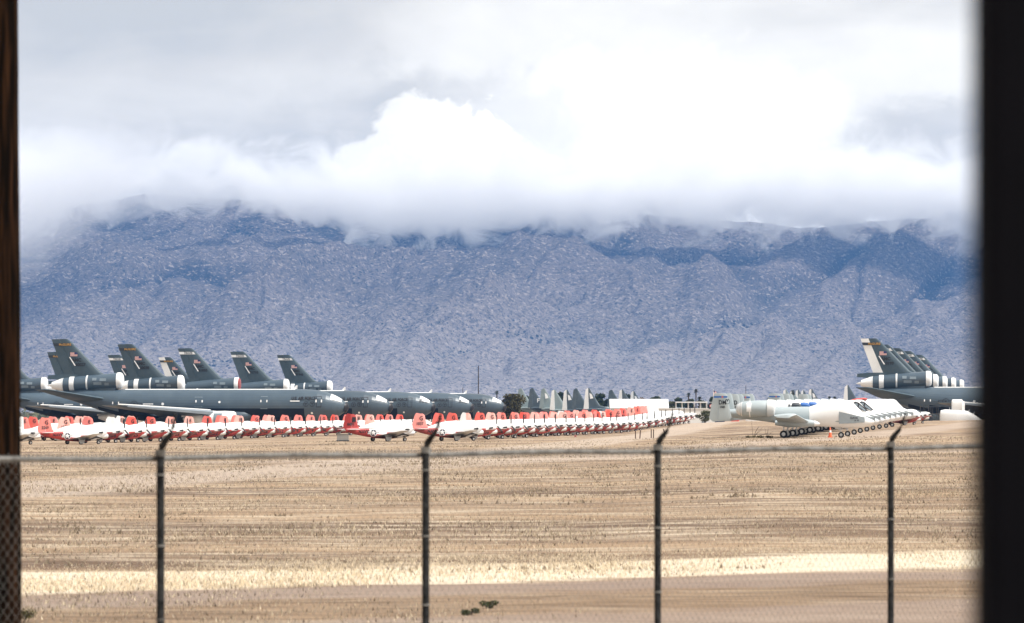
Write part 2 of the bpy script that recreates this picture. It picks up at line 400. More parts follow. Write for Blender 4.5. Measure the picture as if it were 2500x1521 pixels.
def mountain_material():
    m = bpy.data.materials.new('mountain_slope'); N, L = nt(m); b = N['Principled BSDF']
    b.inputs['Roughness'].default_value = 1.0; b.inputs['Specular IOR Level'].default_value = 0.0
    tc = N.new('ShaderNodeTexCoord')
    def noise(scale, det=5, rough=0.6, sc_=(1, 1, 1)):
        mp = N.new('ShaderNodeMapping'); mp.inputs['Scale'].default_value = sc_
        L.new(tc.outputs['Object'], mp.inputs['Vector'])
        n = N.new('ShaderNodeTexNoise'); n.inputs['Scale'].default_value = scale; n.inputs['Detail'].default_value = det; n.inputs['Roughness'].default_value = rough
        L.new(mp.outputs['Vector'], n.inputs['Vector']); return n.outputs['Fac']
    def ramp(f, p0, p1, hi=1.0):
        r = N.new('ShaderNodeMapRange'); r.inputs['From Min'].default_value = p0; r.inputs['From Max'].default_value = p1; r.inputs['To Max'].default_value = hi
        L.new(f, r.inputs['Value']); return r.outputs['Result']
    def mix(f, a, b_):
        x = N.new('ShaderNodeMix'); x.data_type = 'RGBA'
        if isinstance(f, float): x.inputs['Factor'].default_value = f
        else: L.new(f, x.inputs['Factor'])
        for k, v in (('A', a), ('B', b_)):
            if isinstance(v, tuple): x.inputs[k].default_value = (*v, 1)
            else: L.new(v, x.inputs[k])
        return x.outputs['Result']
    rock = (0.030, 0.027, 0.026); pale = (0.42, 0.37, 0.34); scrub = (0.006, 0.007, 0.006); grassy = (0.075, 0.062, 0.056)
    hz = N.new('ShaderNodeSeparateXYZ'); L.new(tc.outputs['Object'], hz.inputs['Vector'])
    def mm(op, a, b_=None, c_=None):
        n = N.new('ShaderNodeMath'); n.operation = op
        for i_, v_ in enumerate((a, b_, c_)):
            if v_ is None: continue
            if isinstance(v_, (int, float)): n.inputs[i_].default_value = v_
            else: L.new(v_, n.inputs[i_])
        return n.outputs[0]
    big = noise(0.0022, 6, 0.62)
    lowland = ramp(mm('MULTIPLY_ADD', big, -300.0, hz.outputs['Z']), 190, -240)       # grassy foot of the range
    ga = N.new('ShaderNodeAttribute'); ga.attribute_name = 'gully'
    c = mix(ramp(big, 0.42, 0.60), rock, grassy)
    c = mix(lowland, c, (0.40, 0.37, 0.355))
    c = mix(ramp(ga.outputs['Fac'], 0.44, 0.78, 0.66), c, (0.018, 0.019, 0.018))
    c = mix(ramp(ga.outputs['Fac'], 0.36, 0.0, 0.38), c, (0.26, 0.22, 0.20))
    grain = noise(0.095, 4, 0.8)
    c = mix(ramp(grain, 0.49, 0.58, 0.66), c, (0.012, 0.012, 0.012))
    c = mix(ramp(noise(0.075, 4, 0.8, (1, 1, 1.4)), 0.55, 0.62, 0.66), c, pale)
    v = N.new('ShaderNodeTexVoronoi'); v.inputs['Scale'].default_value = 0.07; v.inputs['Randomness'].default_value = 1.0
    L.new(tc.outputs['Object'], v.inputs['Vector'])
    dens = ramp(mm('MULTIPLY_ADD', ga.outputs['Fac'], 0.22, noise(0.0030, 5, 0.6)), 0.42, 0.80, 0.50)
    dots = ramp(mm('SUBTRACT', dens, v.outputs['Distance']), -0.03, 0.05, 0.95)
    c = mix(dots, c, scrub)
    L.new(c, b.inputs['Base Color'])
    bp = N.new('ShaderNodeBump'); bp.inputs['Strength'].default_value = 1.0; bp.inputs['Distance'].default_value = 16.0
    L.new(noise(0.03, 7, 0.7), bp.inputs['Height']); L.new(bp.outputs['Normal'], b.inputs['Normal'])
    return m
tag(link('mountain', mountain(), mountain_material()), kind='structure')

# ---------------------------------------------------------------- haze: the air between here and the mountain
def haze():
    mb = MB(); mb.box((0, 7900, 355), (9000, 15900, 750))
    m = bpy.data.materials.new('haze_air'); m.use_nodes = True; N = m.node_tree.nodes; L = m.node_tree.links
    N.remove(N['Principled BSDF'])
    pv = N.new('ShaderNodeVolumePrincipled'); pv.inputs['Color'].default_value = (0.17, 0.43, 1.0, 1)
    pv.inputs['Density'].default_value = 3.5e-5; pv.inputs['Anisotropy'].default_value = 0.0
    L.new(pv.outputs['Volume'], N['Material Output'].inputs['Volume'])
    o = mb.build('haze', m, smooth=False); tag(o, kind='stuff'); return o
haze()

# ---------------------------------------------------------------- cloud bank lying on the ridge
def mth(N, L, op, a, b=None, c=None):
    n = N.new('ShaderNodeMath'); n.operation = op
    for i_, v in enumerate((a, b, c)):
        if v is None: continue
        if isinstance(v, (int, float)): n.inputs[i_].default_value = v
        else: L.new(v, n.inputs[i_])
    return n.outputs[0]
def cloud_bank(name, D0, D1, pts, low, top, dens, seed, soft=45, amp=230, scale=0.0105, xr=(-1900, 1900), left=1.0):
    """a closed band of vapour between distances D0 and D1; pts: (column, row) of its under edge; top: row where it thins out"""
    Dm = (D0 + D1) / 2
    us = [p[0] for p in pts]
    vs_, fs_ = [], []
    n = len(us); ztop = (HZ - top) / F * Dm + 90
    for D, tp_ in ((D0, False), (D0, True), (D1, True), (D1, False)):
        for u, y in pts:
            vs_.append(((u - 1250) / F * Dm, D, ztop + 12 * math.sin(u * .013) if tp_ else (HZ - y - low) / F * Dm))
    for r_ in range(4):
        q = (r_ + 1) % 4
        for j in range(n - 1):
            fs_.append((r_ * n + j, r_ * n + j + 1, q * n + j + 1, q * n + j))
    fs_.append(tuple(r_ * n for r_ in range(4))); fs_.append(tuple(r_ * n + n - 1 for r_ in (3, 2, 1, 0)))
    mb = MB(); mb.add(vs_, fs_)
    m = bpy.data.materials.new('cloud_vapour'); m.use_nodes = True; m.cycles.volume_step_rate = 0.4; N = m.node_tree.nodes; L = m.node_tree.links
    N.remove(N['Principled BSDF'])
    tc = N.new('ShaderNodeTexCoord')
    sp = N.new('ShaderNodeSeparateXYZ'); L.new(tc.outputs['Object'], sp.inputs['Vector'])
    fc = N.new('ShaderNodeFloatCurve')
    mr = N.new('ShaderNodeMapRange'); mr.inputs['From Min'].default_value = xr[0]; mr.inputs['From Max'].default_value = xr[1]
    L.new(sp.outputs['X'], mr.inputs['Value']); L.new(mr.outputs['Result'], fc.inputs['Value'])
    cv = fc.mapping.curves[0]
    pp = [(((u - 1250) / F * Dm - xr[0]) / (xr[1] - xr[0]), ((HZ - y) / F * Dm) / 900) for u, y in pts]
    pp = [p for p in pp if 0 <= p[0] <= 1]; pp = [(0, pp[0][1])] + pp + [(1, pp[-1][1])]
    while len(cv.points) < len(pp): cv.points.new(0.5, 0.5)
    for p, q_ in zip(cv.points, pp): p.location = q_
    fc.mapping.update()
    base = mth(N, L, 'MULTIPLY', fc.outputs['Value'], 900)
    up = mth(N, L, 'SUBTRACT', sp.outputs['Z'], base)
    mp = N.new('ShaderNodeMapping'); mp.inputs['Scale'].default_value = (1, 0.8, 1.2); mp.inputs['Location'].default_value = (seed * 310.0, seed * 97.0, 0)
    L.new(tc.outputs['Object'], mp.inputs['Vector'])
    nz = N.new('ShaderNodeTexNoise'); nz.inputs['Scale'].default_value = scale; nz.inputs['Detail'].default_value = 6; nz.inputs['Roughness'].default_value = 0.62; nz.inputs['Distortion'].default_value = 0.8
    L.new(mp.outputs['Vector'], nz.inputs['Vector'])
    na = mth(N, L, 'MULTIPLY_ADD', nz.outputs['Fac'], amp, -amp * 0.5)
    hh = mth(N, L, 'ADD', up, na)
    dn = N.new('ShaderNodeMapRange'); dn.interpolation_type = 'SMOOTHSTEP'
    dn.inputs['From Min'].default_value = -10; dn.inputs['From Max'].default_value = soft; dn.inputs['To Max'].default_value = dens
    L.new(hh, dn.inputs['Value'])
    tz = mth(N, L, 'ADD', sp.outputs['Z'], na)
    tp = N.new('ShaderNodeMapRange'); tp.interpolation_type = 'SMOOTHSTEP'; tp.inputs['From Min'].default_value = ztop - 30; tp.inputs['From Max'].default_value = ztop - 190
    L.new(tz, tp.inputs['Value'])
    ml = mth(N, L, 'MULTIPLY', dn.outputs['Result'], tp.outputs['Result'])
    thin = N.new('ShaderNodeMapRange'); thin.interpolation_type = 'SMOOTHSTEP'; thin.inputs['From Min'].default_value = -620; thin.inputs['From Max'].default_value = -420
    thin.inputs['To Min'].default_value = left; L.new(sp.outputs['X'], thin.inputs['Value'])
    ml = mth(N, L, 'MULTIPLY', ml, thin.outputs['Result'])
    pv = N.new('ShaderNodeVolumePrincipled'); pv.inputs['Color'].default_value = (1, 1, 1, 1); pv.inputs['Anisotropy'].default_value = 0.0
    L.new(ml, pv.inputs['Density'])
    L.new(pv.outputs['Volume'], N['Material Output'].inputs['Volume'])
    o = mb.build(name, m, smooth=False); tag(o, kind='stuff')
    return o
under = [(-500, 560), (50, 560), (140, 520), (350, 495), (600, 512), (800, 520), (860, 575), (1000, 572), (1120, 598), (1230, 570), (1350, 552), (1480, 545), (1600, 530), (1700, 550), (1850, 542), (2000, 552), (2150, 545), (2300, 558), (2450, 568), (3000, 560)]
cloud_bank('cloud_bank', 11300.0, 11520.0, under, 90, 390, 0.018, 1.0, soft=22, amp=420, scale=0.0075, left=0.88)
cloud_bank('mist', 10500.0, 10900.0, [(-900, 760), (-300, 740), (50, 700), (150, 640), (260, 560), (350, 480), (430, 420)], 30, 330, 0.0060, 2.0, soft=260, amp=160, scale=0.006)
# ---------------------------------------------------------------- paints
WHITE = mat('white_cover', (0.82, 0.83, 0.84), 0.55, dirt=0.25, dscale=1.3, dcol=(0.62, 0.62, 0.6))
WPAINT = mat('white_paint', (0.78, 0.79, 0.80), 0.4, dirt=0.3, dscale=1.1, dcol=(0.6, 0.6, 0.58))
RED = mat('red_paint_and_shade', (0.40, 0.022, 0.02), 0.45, dirt=0.5, dscale=1.6, dcol=(0.28, 0.014, 0.014))  # trainer red, darkened: the shade on the bellies is put into the colour
BRED = mat('bright_red_paint', (0.80, 0.085, 0.055), 0.5, dirt=0.5, dscale=2.0, dcol=(0.68, 0.10, 0.08))
SALMON = mat('faded_red_paint', (0.80, 0.20, 0.16), 0.6, dirt=0.8, dscale=2.2, dcol=(0.72, 0.10, 0.07))
PALE = mat('bleached_red_paint', (0.82, 0.44, 0.38), 0.65, dirt=0.8, dscale=2.2, dcol=(0.80, 0.25, 0.20))
BLACK = mat('black_paint', (0.012, 0.012, 0.016), 0.5)
TYRE = mat('tyre_rubber', (0.015, 0.015, 0.016), 0.8)
STEEL = mat('gear_metal', (0.62, 0.63, 0.64), 0.45, metal=0.2)
DARKW = mat('well_and_shade_dark', (0.05, 0.045, 0.04), 0.8)  # dark of the open wells, also the painted shade on the belly sides
NAVYB = mat('insignia_blue', (0.01, 0.014, 0.05), 0.5)
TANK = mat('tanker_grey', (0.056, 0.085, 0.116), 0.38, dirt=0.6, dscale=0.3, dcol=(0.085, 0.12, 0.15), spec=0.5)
TANKB = mat('tanker_grey_shaded', (0.008, 0.014, 0.025), 0.75, dirt=0.3, dscale=0.3, dcol=(0.03, 0.043, 0.06), spec=.25)  # near-black copy of the tanker grey; underside shade is put into it
TFIN = mat('tanker_fin_grey', (0.050, 0.080, 0.104), 0.55, dirt=0.7, dscale=0.5, dcol=(0.085, 0.112, 0.13), spec=.3)
TPATCH = mat('tanker_patch_grey', (0.19, 0.24, 0.28), 0.5)
DGREY = mat('dark_marking', (0.025, 0.033, 0.045), 0.5)
SEAL = mat('white_sealant', (0.86, 0.87, 0.88), 0.5, dirt=0.2, dscale=0.5, dcol=(0.7, 0.71, 0.72))
HOG = mat('attack_jet_grey', (0.40, 0.46, 0.49), 0.5, dirt=0.4, dscale=0.6, dcol=(0.33, 0.385, 0.41))
HOGD = mat('attack_jet_dark_grey', (0.27, 0.31, 0.335), 0.5, dirt=0.4, dscale=1.0, dcol=(0.2, 0.23, 0.25))
YEL = mat('yellow_lettering', (0.50, 0.28, 0.06), 0.5)
BLUE = mat('blue_cover', (0.03, 0.13, 0.42), 0.5)
FRED = mat('flag_red', (0.50, 0.13, 0.12), 0.6); FWHITE = mat('flag_white', (0.8, 0.8, 0.8), 0.6); FBLUE = mat('flag_blue', (0.02, 0.03, 0.12), 0.6)
CARGO = mat('transport_grey', (0.060, 0.088, 0.110), 0.5, dirt=0.8, dscale=0.5, dcol=(0.12, 0.155, 0.18))
CARGOL = mat('transport_pale_grey', (0.22, 0.275, 0.29), 0.5, dirt=0.8, dscale=0.5, dcol=(0.30, 0.36, 0.37))

def vary(m, lo=.86, hi=1.06, sat=0.0):
    """each object of this paint is a little brighter or duller than the next"""
    N, L = m.node_tree.nodes, m.node_tree.links; b = N['Principled BSDF']
    oi = N.new('ShaderNodeObjectInfo'); mr = N.new('ShaderNodeMapRange'); mr.inputs['To Min'].default_value = lo; mr.inputs['To Max'].default_value = hi
    L.new(oi.outputs['Random'], mr.inputs['Value'])
    hs = N.new('ShaderNodeHueSaturation'); L.new(mr.outputs['Result'], hs.inputs['Value'])
    if sat:
        ms = N.new('ShaderNodeMapRange'); ms.inputs['To Min'].default_value = 1 - sat; ms.inputs['To Max'].default_value = 1.0
        sh = N.new('ShaderNodeMath'); sh.operation = 'FRACT'; mu = N.new('ShaderNodeMath'); mu.operation = 'MULTIPLY'; mu.inputs[1].default_value = 7.31
        L.new(oi.outputs['Random'], mu.inputs[0]); L.new(mu.outputs[0], sh.inputs[0]); L.new(sh.outputs[0], ms.inputs['Value']); L.new(ms.outputs['Result'], hs.inputs['Saturation'])
    src = b.inputs['Base Color'].links[0].from_socket
    L.new(src, hs.inputs['Color']); L.new(hs.outputs['Color'], b.inputs['Base Color'])
vary(WHITE, .8, 1.02); vary(WPAINT, .72, 1.0); vary(RED, .7, 1.25, .15); vary(BRED, .72, 1.1, .22); vary(SALMON, .8, 1.08, .25); vary(PALE, .85, 1.06, .2); vary(TANK, .85, 1.2); vary(TFIN, .85, 1.25)

# ---------------------------------------------------------------- lettering
_txt = {}
def text_mesh(s, h, bold=0.0):
    k = (s, h, bold)
    if k in _txt: return _txt[k]
    cu = bpy.data.curves.new('lettering', 'FONT'); cu.body = s; cu.size = h * 1.38; cu.align_x = 'CENTER'; cu.align_y = 'CENTER'
    cu.offset = bold; cu.resolution_u = 3; cu.fill_mode = 'FRONT'
    o = bpy.data.objects.new('tmp', cu); C.objects.link(o)
    dg = bpy.context.evaluated_depsgraph_get(); dg.update()
    me = bpy.data.meshes.new_from_object(o.evaluated_get(dg))
    vs_ = [tuple(v.co) for v in me.vertices]; fs_ = [tuple(p.vertices) for p in me.polygons]
    bpy.data.objects.remove(o); bpy.data.curves.remove(cu); bpy.data.meshes.remove(me)
    _txt[k] = (vs_, fs_); return _txt[k]
def decal(mb, vf, cx, cz, ysurf, squeeze=1.0, mi=0, tilt=0.0):
    """flat marks laid on the right-hand (camera) side: local x runs with the lettering, z up"""
    vs_, fs_ = vf
    out = []
    for x, y, z in vs_:
        X = cx + x * squeeze + y * math.tan(tilt); Z = cz + y
        out.append((X, ysurf(X, Z), Z))
    mb.add(out, fs_, mi); return mb
def disc(r, n=20): 
    return ([(r * math.cos(2 * math.pi * k / n), r * math.sin(2 * math.pi * k / n), 0) for k in range(n)], [tuple(range(n))])
def ring(r0, r1, n=20):
    v = [(r * math.cos(2 * math.pi * k / n), r * math.sin(2 * math.pi * k / n), 0) for r in (r0, r1) for k in range(n)]
    return (v, [(k, (k + 1) % n, n + (k + 1) % n, n + k) for k in range(n)])
def star(r):
    v = [((r if k % 2 == 0 else r * 0.39) * math.sin(math.pi * k / 5), (r if k % 2 == 0 else r * 0.39) * math.cos(math.pi * k / 5), 0) for k in range(10)]
    v.append((0, 0, 0))
    return (v, [(k, (k + 1) % 10, 10) for k in range(10)])
def rect(w_, h_, n=1):
    v = []; f = []
    for k in range(n + 1):
        x = -w_ / 2 + w_ * k / n; v += [(x, -h_ / 2, 0), (x, h_ / 2, 0)]
    for k in range(n): f.append((2 * k, 2 * k + 2, 2 * k + 3, 2 * k + 1))
    return (v, f)
def frame_rect(w_, h_, t):
    a, b = w_ / 2, h_ / 2; c, d = a - t, b - t
    v = [(-a, -b, 0), (a, -b, 0), (a, b, 0), (-a, b, 0), (-c, -d, 0), (c, -d, 0), (c, d, 0), (-c, d, 0)]
    return (v, [(0, 1, 5, 4), (1, 2, 6, 5), (2, 3, 7, 6), (3, 0, 4, 7)])

_pc = {}
def cached(key, name, m, parent, fn, smooth=True, label=None):
    """a part whose mesh is built once and shared by every aircraft that has it"""
    if key not in _pc:
        mb = MB(); fn(mb); o = mb.build(name, m, parent, smooth); _pc[key] = o.data
    else:
        o = bpy.data.objects.new(name, _pc[key]); C.objects.link(o); o.parent = parent
    if label: o['label'] = label
    return o
def wheel(parent, key, loc, r, w_, hub=True, m2=None):
    def f(mb):
        n = 20
        prof = [(r * 0.45, -w_ / 2), (r * 0.9, -w_ / 2), (r, -w_ * 0.3), (r, w_ * 0.3), (r * 0.9, w_ / 2), (r * 0.45, w_ / 2)]
        mb.loft([[(q * math.cos(2 * math.pi * k / n), t, q * math.sin(2 * math.pi * k / n)) for k in range(n)] for q, t in prof])
    o = cached(('wheel', key), 'wheel', TYRE, parent, f)
    o.location = loc
    if hub:
        def h(mb):
            n = 16
            mb.loft([[(r * a * math.cos(2 * math.pi * k / n), t, r * a * math.sin(2 * math.pi * k / n)) for k in range(n)]
                     for a, t in ((0.18, -w_ * .62), (0.2, -w_ * .54), (0.42, -w_ * .52), (0.5, -w_ * .50), (0.5, w_ * .5), (0.42, w_ * .52), (0.2, w_ * .54))])
        hb = cached(('hub', key), 'rim', m2 or STEEL, o, h)
    return o

# ---------------------------------------------------------------- two-seat trainer (8.75 m)
TST = [(3.78, 1.40, .20, .22), (3.74, 1.34, .30, .38), (3.45, 1.24, .40, .53), (2.9, 1.13, .47, .62), (2.2, 1.02, .52, .66, 2.4), (1.4, .98, .54, .68, 2.6),
       (.4, .96, .55, .68, 2.6), (-.6, .97, .51, .62, 2.5), (-1.6, 1.00, .42, .52, 2.3), (-2.6, 1.07, .30, .41), (-3.5, 1.15, .17, .30), (-4.15, 1.22, .05, .15)]
def t_side(x, z, off=0.014):
    xs = [q[0] for q in TST][::-1]
    g_ = lambda i: float(np.interp(x, xs, [q[i] for q in TST][::-1]))
    zc, ry, rz = g_(1), g_(2), g_(3); e = float(np.interp(x, xs, [(q[4] if len(q) > 4 else 2.0) for q in TST][::-1]))
    t = min(abs(z - zc) / rz, 0.97)
    return -(ry * (1 - t ** e) ** (1 / e) + off)
def trainer(loc, yaw, fin='red', letter='G', number='1037', nose=None, front=False, prop=True, stripe=False, label='', group=None, plug=True, rng=None, gear=True):
    root = empty('trainer_aircraft', loc, yaw)
    tag(root, label, 'aircraft', group)
    def fus(mb):
        n = 24; rings = []
        for q in TST:
            x, zc, ry, rz = q[:4]; e = q[4] if len(q) > 4 else 2.0
            rings.append([(x, ry * math.copysign(abs(math.cos(t)) ** (2 / e), math.cos(t)), zc + rz * math.copysign(abs(math.sin(t)) ** (2 / e), math.sin(t)))
                          for t in [2 * math.pi * k / n for k in range(n)]])
        for i in range(len(rings) - 1):
            for j in range(n):
                p = [rings[i][j], rings[i][(j + 1) % n], rings[i + 1][(j + 1) % n], rings[i + 1][j]]
                cx = sum(a[0] for a in p) / 4; cz = sum(a[2] for a in p) / 4
                if cx < -2.0: mi = 1
                elif cx < -0.9: mi = 1 if cz < .95 - (cx + .9) * .35 else 0
                elif cx > 0.9: mi = 1 if (cz < 1.16 and not front) else 0
                else: mi = 1 if cz < 0.85 else 0
                mb.add(p, [(0, 1, 2, 3)], mi)
        mb.add(rings[0], [tuple(range(n))], 0); mb.add(rings[-1], [tuple(range(n))], 1)
    def fus2(mb):
        fus(mb)
    f_ = cached(('tf', front), 'fuselage', [WPAINT, RED], root, fus2)
    def canopy(mb):
        n = 17; st = [(2.35, .12, .02), (1.95, .34, .24), (1.45, .43, .52), (.8, .45, .62), (-.4, .45, .62), (-1.2, .42, .50), (-2.0, .32, .24), (-2.7, .16, .04)]
        mb.loft([[(x, w_ * math.cos(math.pi * k / (n - 1)), 1.46 - (0.08 if x < 0 else 0) + (h_ + .05) * math.sin(math.pi * k / (n - 1)) ** .8) for k in range(n)] for x, w_, h_ in st], True, 0, True)
    cached('tc', 'canopy_cover', WHITE, root, canopy)
    # wings: low, with dihedral
    for s_ in (-1, 1):
        def wg(mb, s_=s_):
            u_ = (0, 0, 1)
            mb.wing([((1.45, .40 * s_, .60), (-1.05, .40 * s_, .56), .34, u_), ((.95, 2.6 * s_, .86), (-.80, 2.6 * s_, .82), .24, u_),
                     ((.55, 4.75 * s_, 1.13), (-.55, 4.75 * s_, 1.09), .15, u_), ((.25, 5.08 * s_, 1.18), (-.45, 5.08 * s_, 1.15), .06, u_)])
        wo = cached(('tw', s_, front), 'wing', [WPAINT, RED], root, wg)
        if not front and not wo.data.get('two_tone'):
            for pl in wo.data.polygons:
                if pl.normal.z < -.2: pl.material_index = 1
            wo.data['two_tone'] = True
        def st(mb, s_=s_):
            mb.wing([((-3.05, .14 * s_, 1.25), (-4.2, .14 * s_, 1.25), .14, (0, 0, 1)), ((-3.45, 1.75 * s_, 1.28), (-4.25, 1.75 * s_, 1.28), .08, (0, 0, 1)), ((-3.7, 1.88 * s_, 1.28), (-4.15, 1.88 * s_, 1.28), .03, (0, 0, 1))])
        cached(('ts', s_), 'tailplane', WPAINT, root, st)
    fm = {'red': BRED, 'salmon': SALMON, 'pale': PALE, 'white': WHITE, 'deep': RED}[fin]
    def finm(mb):
        mb.wing([((-2.05, 0, 1.38), (-3.52, 0, 1.30), .16, (0, 1, 0)), ((-2.72, 0, 1.62), (-3.55, 0, 1.60), .13, (0, 1, 0)), ((-3.02, 0, 2.72), (-3.62, 0, 2.72), .09, (0, 1, 0)), ((-3.25, 0, 2.86), (-3.62, 0, 2.86), .05, (0, 1, 0))])
    def rud(mb):
        pr = [(-3.58, 1.12), (-4.10, 1.14), (-4.42, 1.38), (-4.48, 1.75), (-4.22, 2.62), (-4.05, 2.88), (-3.95, 2.93), (-3.63, 2.88)]
        for t, sgn in ((.05, 1), (.05, -1)): pass
        k = [[(x, sgn * (.055 if abs(x + 3.6) < .1 else .012), z) for x, z in pr] for sgn in (-1, 1)]
        mb.loft(k)
    fo = cached(('tfin', fin), 'fin', fm, root, finm)
    cached(('trud', fin, stripe), 'rudder', WHITE if stripe else fm, root, rud)
    ysf = lambda X, Z: -0.085
    if letter:
        cached(('tl', letter), 'tail_letter', BLACK, root, lambda mb: decal(mb, text_mesh(letter, .44, .012), -3.45, 2.34, ysf), False)
    if number:
        cached(('tn', number), 'tail_number', BLACK, root, lambda mb: decal(mb, text_mesh(number, .31, .010), -3.62, 1.80, ysf, 1.0), False)
    if nose:
        cached(('tno', nose), 'nose_number', BLACK, root, lambda mb: decal(mb, text_mesh(nose, .40, .018), 2.15, .82, lambda X, Z: t_side(X, Z), 1.25), False)
    # national insignia and word on the rear fuselage
    def ins(mb):
        ys0 = lambda X, Z: t_side(X, Z, .016); ys1 = lambda X, Z: t_side(X, Z, .022); ys2 = lambda X, Z: t_side(X, Z, .028)
        decal(mb, rect(1.3, .28, 8), -1.15, .92, ys0, 1, 0); decal(mb, disc(.40), -1.15, .92, ys1, 1, 0)
        decal(mb, disc(.32), -1.15, .92, ys2, 1, 1); decal(mb, star(.31), -1.15, .92, lambda X, Z: t_side(X, Z, .036), 1, 0)
        for q in (-1, 1): decal(mb, rect(.20, .05, 2), -1.15 + q * .5, .92, ys1, 1, 1)
    cached('tins', 'insignia', [FWHITE, NAVYB], root, ins, False)
    cached('tnavy', 'side_lettering', BLACK, root, lambda mb: decal(mb, text_mesh('NAVY', .30, .02), -2.25, 1.03, lambda X, Z: t_side(X, Z, .016), 1.05), False)
    # chin intake and exhaust
    def chin(mb):
        mb.body([(3.95, 0.90, .24, .20), (3.9, .89, .29, .25), (3.3, .86, .34, .28), (2.4, .80, .32, .2), (1.6, .75, .2, .1)], 16)
    ci = cached('tchin', 'chin_intake', WHITE, root, chin)
    def hole(mb): mb.body([(3.985, .90, .20, .165), (3.955, .90, .23, .19)], 16)
    cached('thole', 'intake_opening', BLACK, ci, hole)
    def exh(mb):
        for s_ in (-1, 1): mb.tube([(3.2, .33 * s_, 1.30), (3.05, .52 * s_, 1.28), (2.75, .56 * s_, 1.26)], [.10, .10, .08], 10)
    for s_ in (-1, 1):
        cached(('texh', s_), 'exhaust_stub', BLACK, root, lambda mb, s_=s_: mb.tube([(3.2, .30 * s_, 1.30), (3.05, .50 * s_, 1.28), (2.66, .56 * s_, 1.25)], [.10, .10, .08], 10))
    if prop:
        def bl(mb):
            rings = []
            for q, wd, th in ((.12, .05, .05), (.25, .10, .05), (.5, .12, .035), (.95, .11, .02), (1.2, .08, .012)):
                rings.append([(a * wd * .85, b * th + a * wd * .2, q) for a, b in ((-1, 0), (-.4, 1), (.5, .8), (1, 0), (.5, -.8), (-.4, -1))])
            mb.loft(rings)
        pr = cached('thub', 'propeller', WHITE, root, lambda mb: mb.body([(4.30, 1.50, .02, .02), (4.22, 1.50, .10, .10), (4.05, 1.50, .16, .16), (3.82, 1.48, .20, .20), (3.70, 1.44, .22, .22)], 14))
        for k in range(3):
            b_ = cached('tblade', 'blade', BLACK, pr, bl); b_.location = (3.98, 0, 1.50); b_.rotation_euler = (R(120 * k), 0, 0)
    if number == '0491': cached('tsq', 'square_patch', BLACK, root, lambda mb: decal(mb, rect(.42, .5), -3.25, 2.3, ysf), False)
    if gear:
        for s_ in (-1, 1):
            gz = cached(('tg', s_), 'main_gear', STEEL, root, lambda mb, s_=s_: (mb.tube([(.05, 1.45 * s_, .72), (-.1, 1.45 * s_, .24)], .055, 8), mb.tube([(.5, 1.45 * s_, .66), (-.08, 1.45 * s_, .45)], .03, 6), mb.tube([(-.1, 1.35 * s_, .24), (-.1, 1.6 * s_, .24)], .04, 6)))
            wheel(gz, 't', (-.1, 1.56 * s_, .24), .25, .17)
            def dr(mb, s_=s_):
                y0 = 1.72 * s_
                mb.loft([[(.42, y0, .72), (-.52, y0, .70), (-.34, y0 + .06 * s_, .10), (.12, y0 + .06 * s_, .10)], [(.42, y0 + .03 * s_, .72), (-.52, y0 + .03 * s_, .70), (-.34, y0 + .09 * s_, .10), (.12, y0 + .09 * s_, .10)]])
            cached(('td', s_), 'gear_door', WHITE, gz, dr) if s_ < 0 or not front else None
        ng = cached('tng', 'nose_gear', STEEL, root, lambda mb: (mb.tube([(2.7, 0, .65), (2.85, 0, .22)], .05, 8), mb.tube([(2.2, 0, .6), (2.8, 0, .4)], .03, 6), mb.tube([(2.85, -.1, .22), (2.85, .1, .22)], .04, 6)))
        wheel(ng, 'tn', (2.85, 0, .22), .22, .15)
        wellf = lambda mb: mb.add([(x, y, .52 - .16 - (y + .4) * .118 + (.03 if abs(x) > .5 else 0)) for x, y in ((.9, -.5), (-.55, -.5), (-.45, -2.5), (.65, -2.5))], [(0, 1, 2, 3)])  # dark panel: open wheel well and painted underwing shade in one
        cached('twell', 'wheel_well_shade', DARKW, root, wellf, False)
        if front:
            def sw(mb):  # dark patch painting shade on the lower side; no real opening
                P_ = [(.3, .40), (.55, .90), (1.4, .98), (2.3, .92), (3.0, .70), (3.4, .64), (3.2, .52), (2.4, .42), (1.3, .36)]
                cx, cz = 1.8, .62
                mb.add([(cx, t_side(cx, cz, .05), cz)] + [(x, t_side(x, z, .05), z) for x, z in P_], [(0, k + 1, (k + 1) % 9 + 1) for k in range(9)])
            cached('tsw', 'belly_shade', DARKW, root, sw, False)
    return root

rnd = random.Random(5)
YT = R(33)
def trainer_at(u_prop, D_prop, dz=0.0, **kw):
    h = Vector((math.cos(YT), math.sin(YT), 0))
    p = on_ground(u_prop, D_prop + 4.5); c = p - h * 4.0
    c.z = ground_z(c.x, c.y) + dz
    return trainer(c, YT + R(rnd.uniform(-2.2, 2.2)), **kw)

ORD = ['first', 'second', 'third', 'fourth', 'fifth', 'sixth', 'seventh', 'eighth', 'ninth', 'tenth', 'eleventh', 'twelfth', 'thirteenth', 'fourteenth', 'fifteenth', 'sixteenth', 'seventeenth', 'eighteenth', 'nineteenth', 'twentieth',
       'twenty-first', 'twenty-second', 'twenty-third', 'twenty-fourth', 'twenty-fifth', 'twenty-sixth']
GA, GB, GC = 'trainer aircraft parked in the left row', 'trainer aircraft parked in the middle row', 'trainer aircraft parked in the rear row'
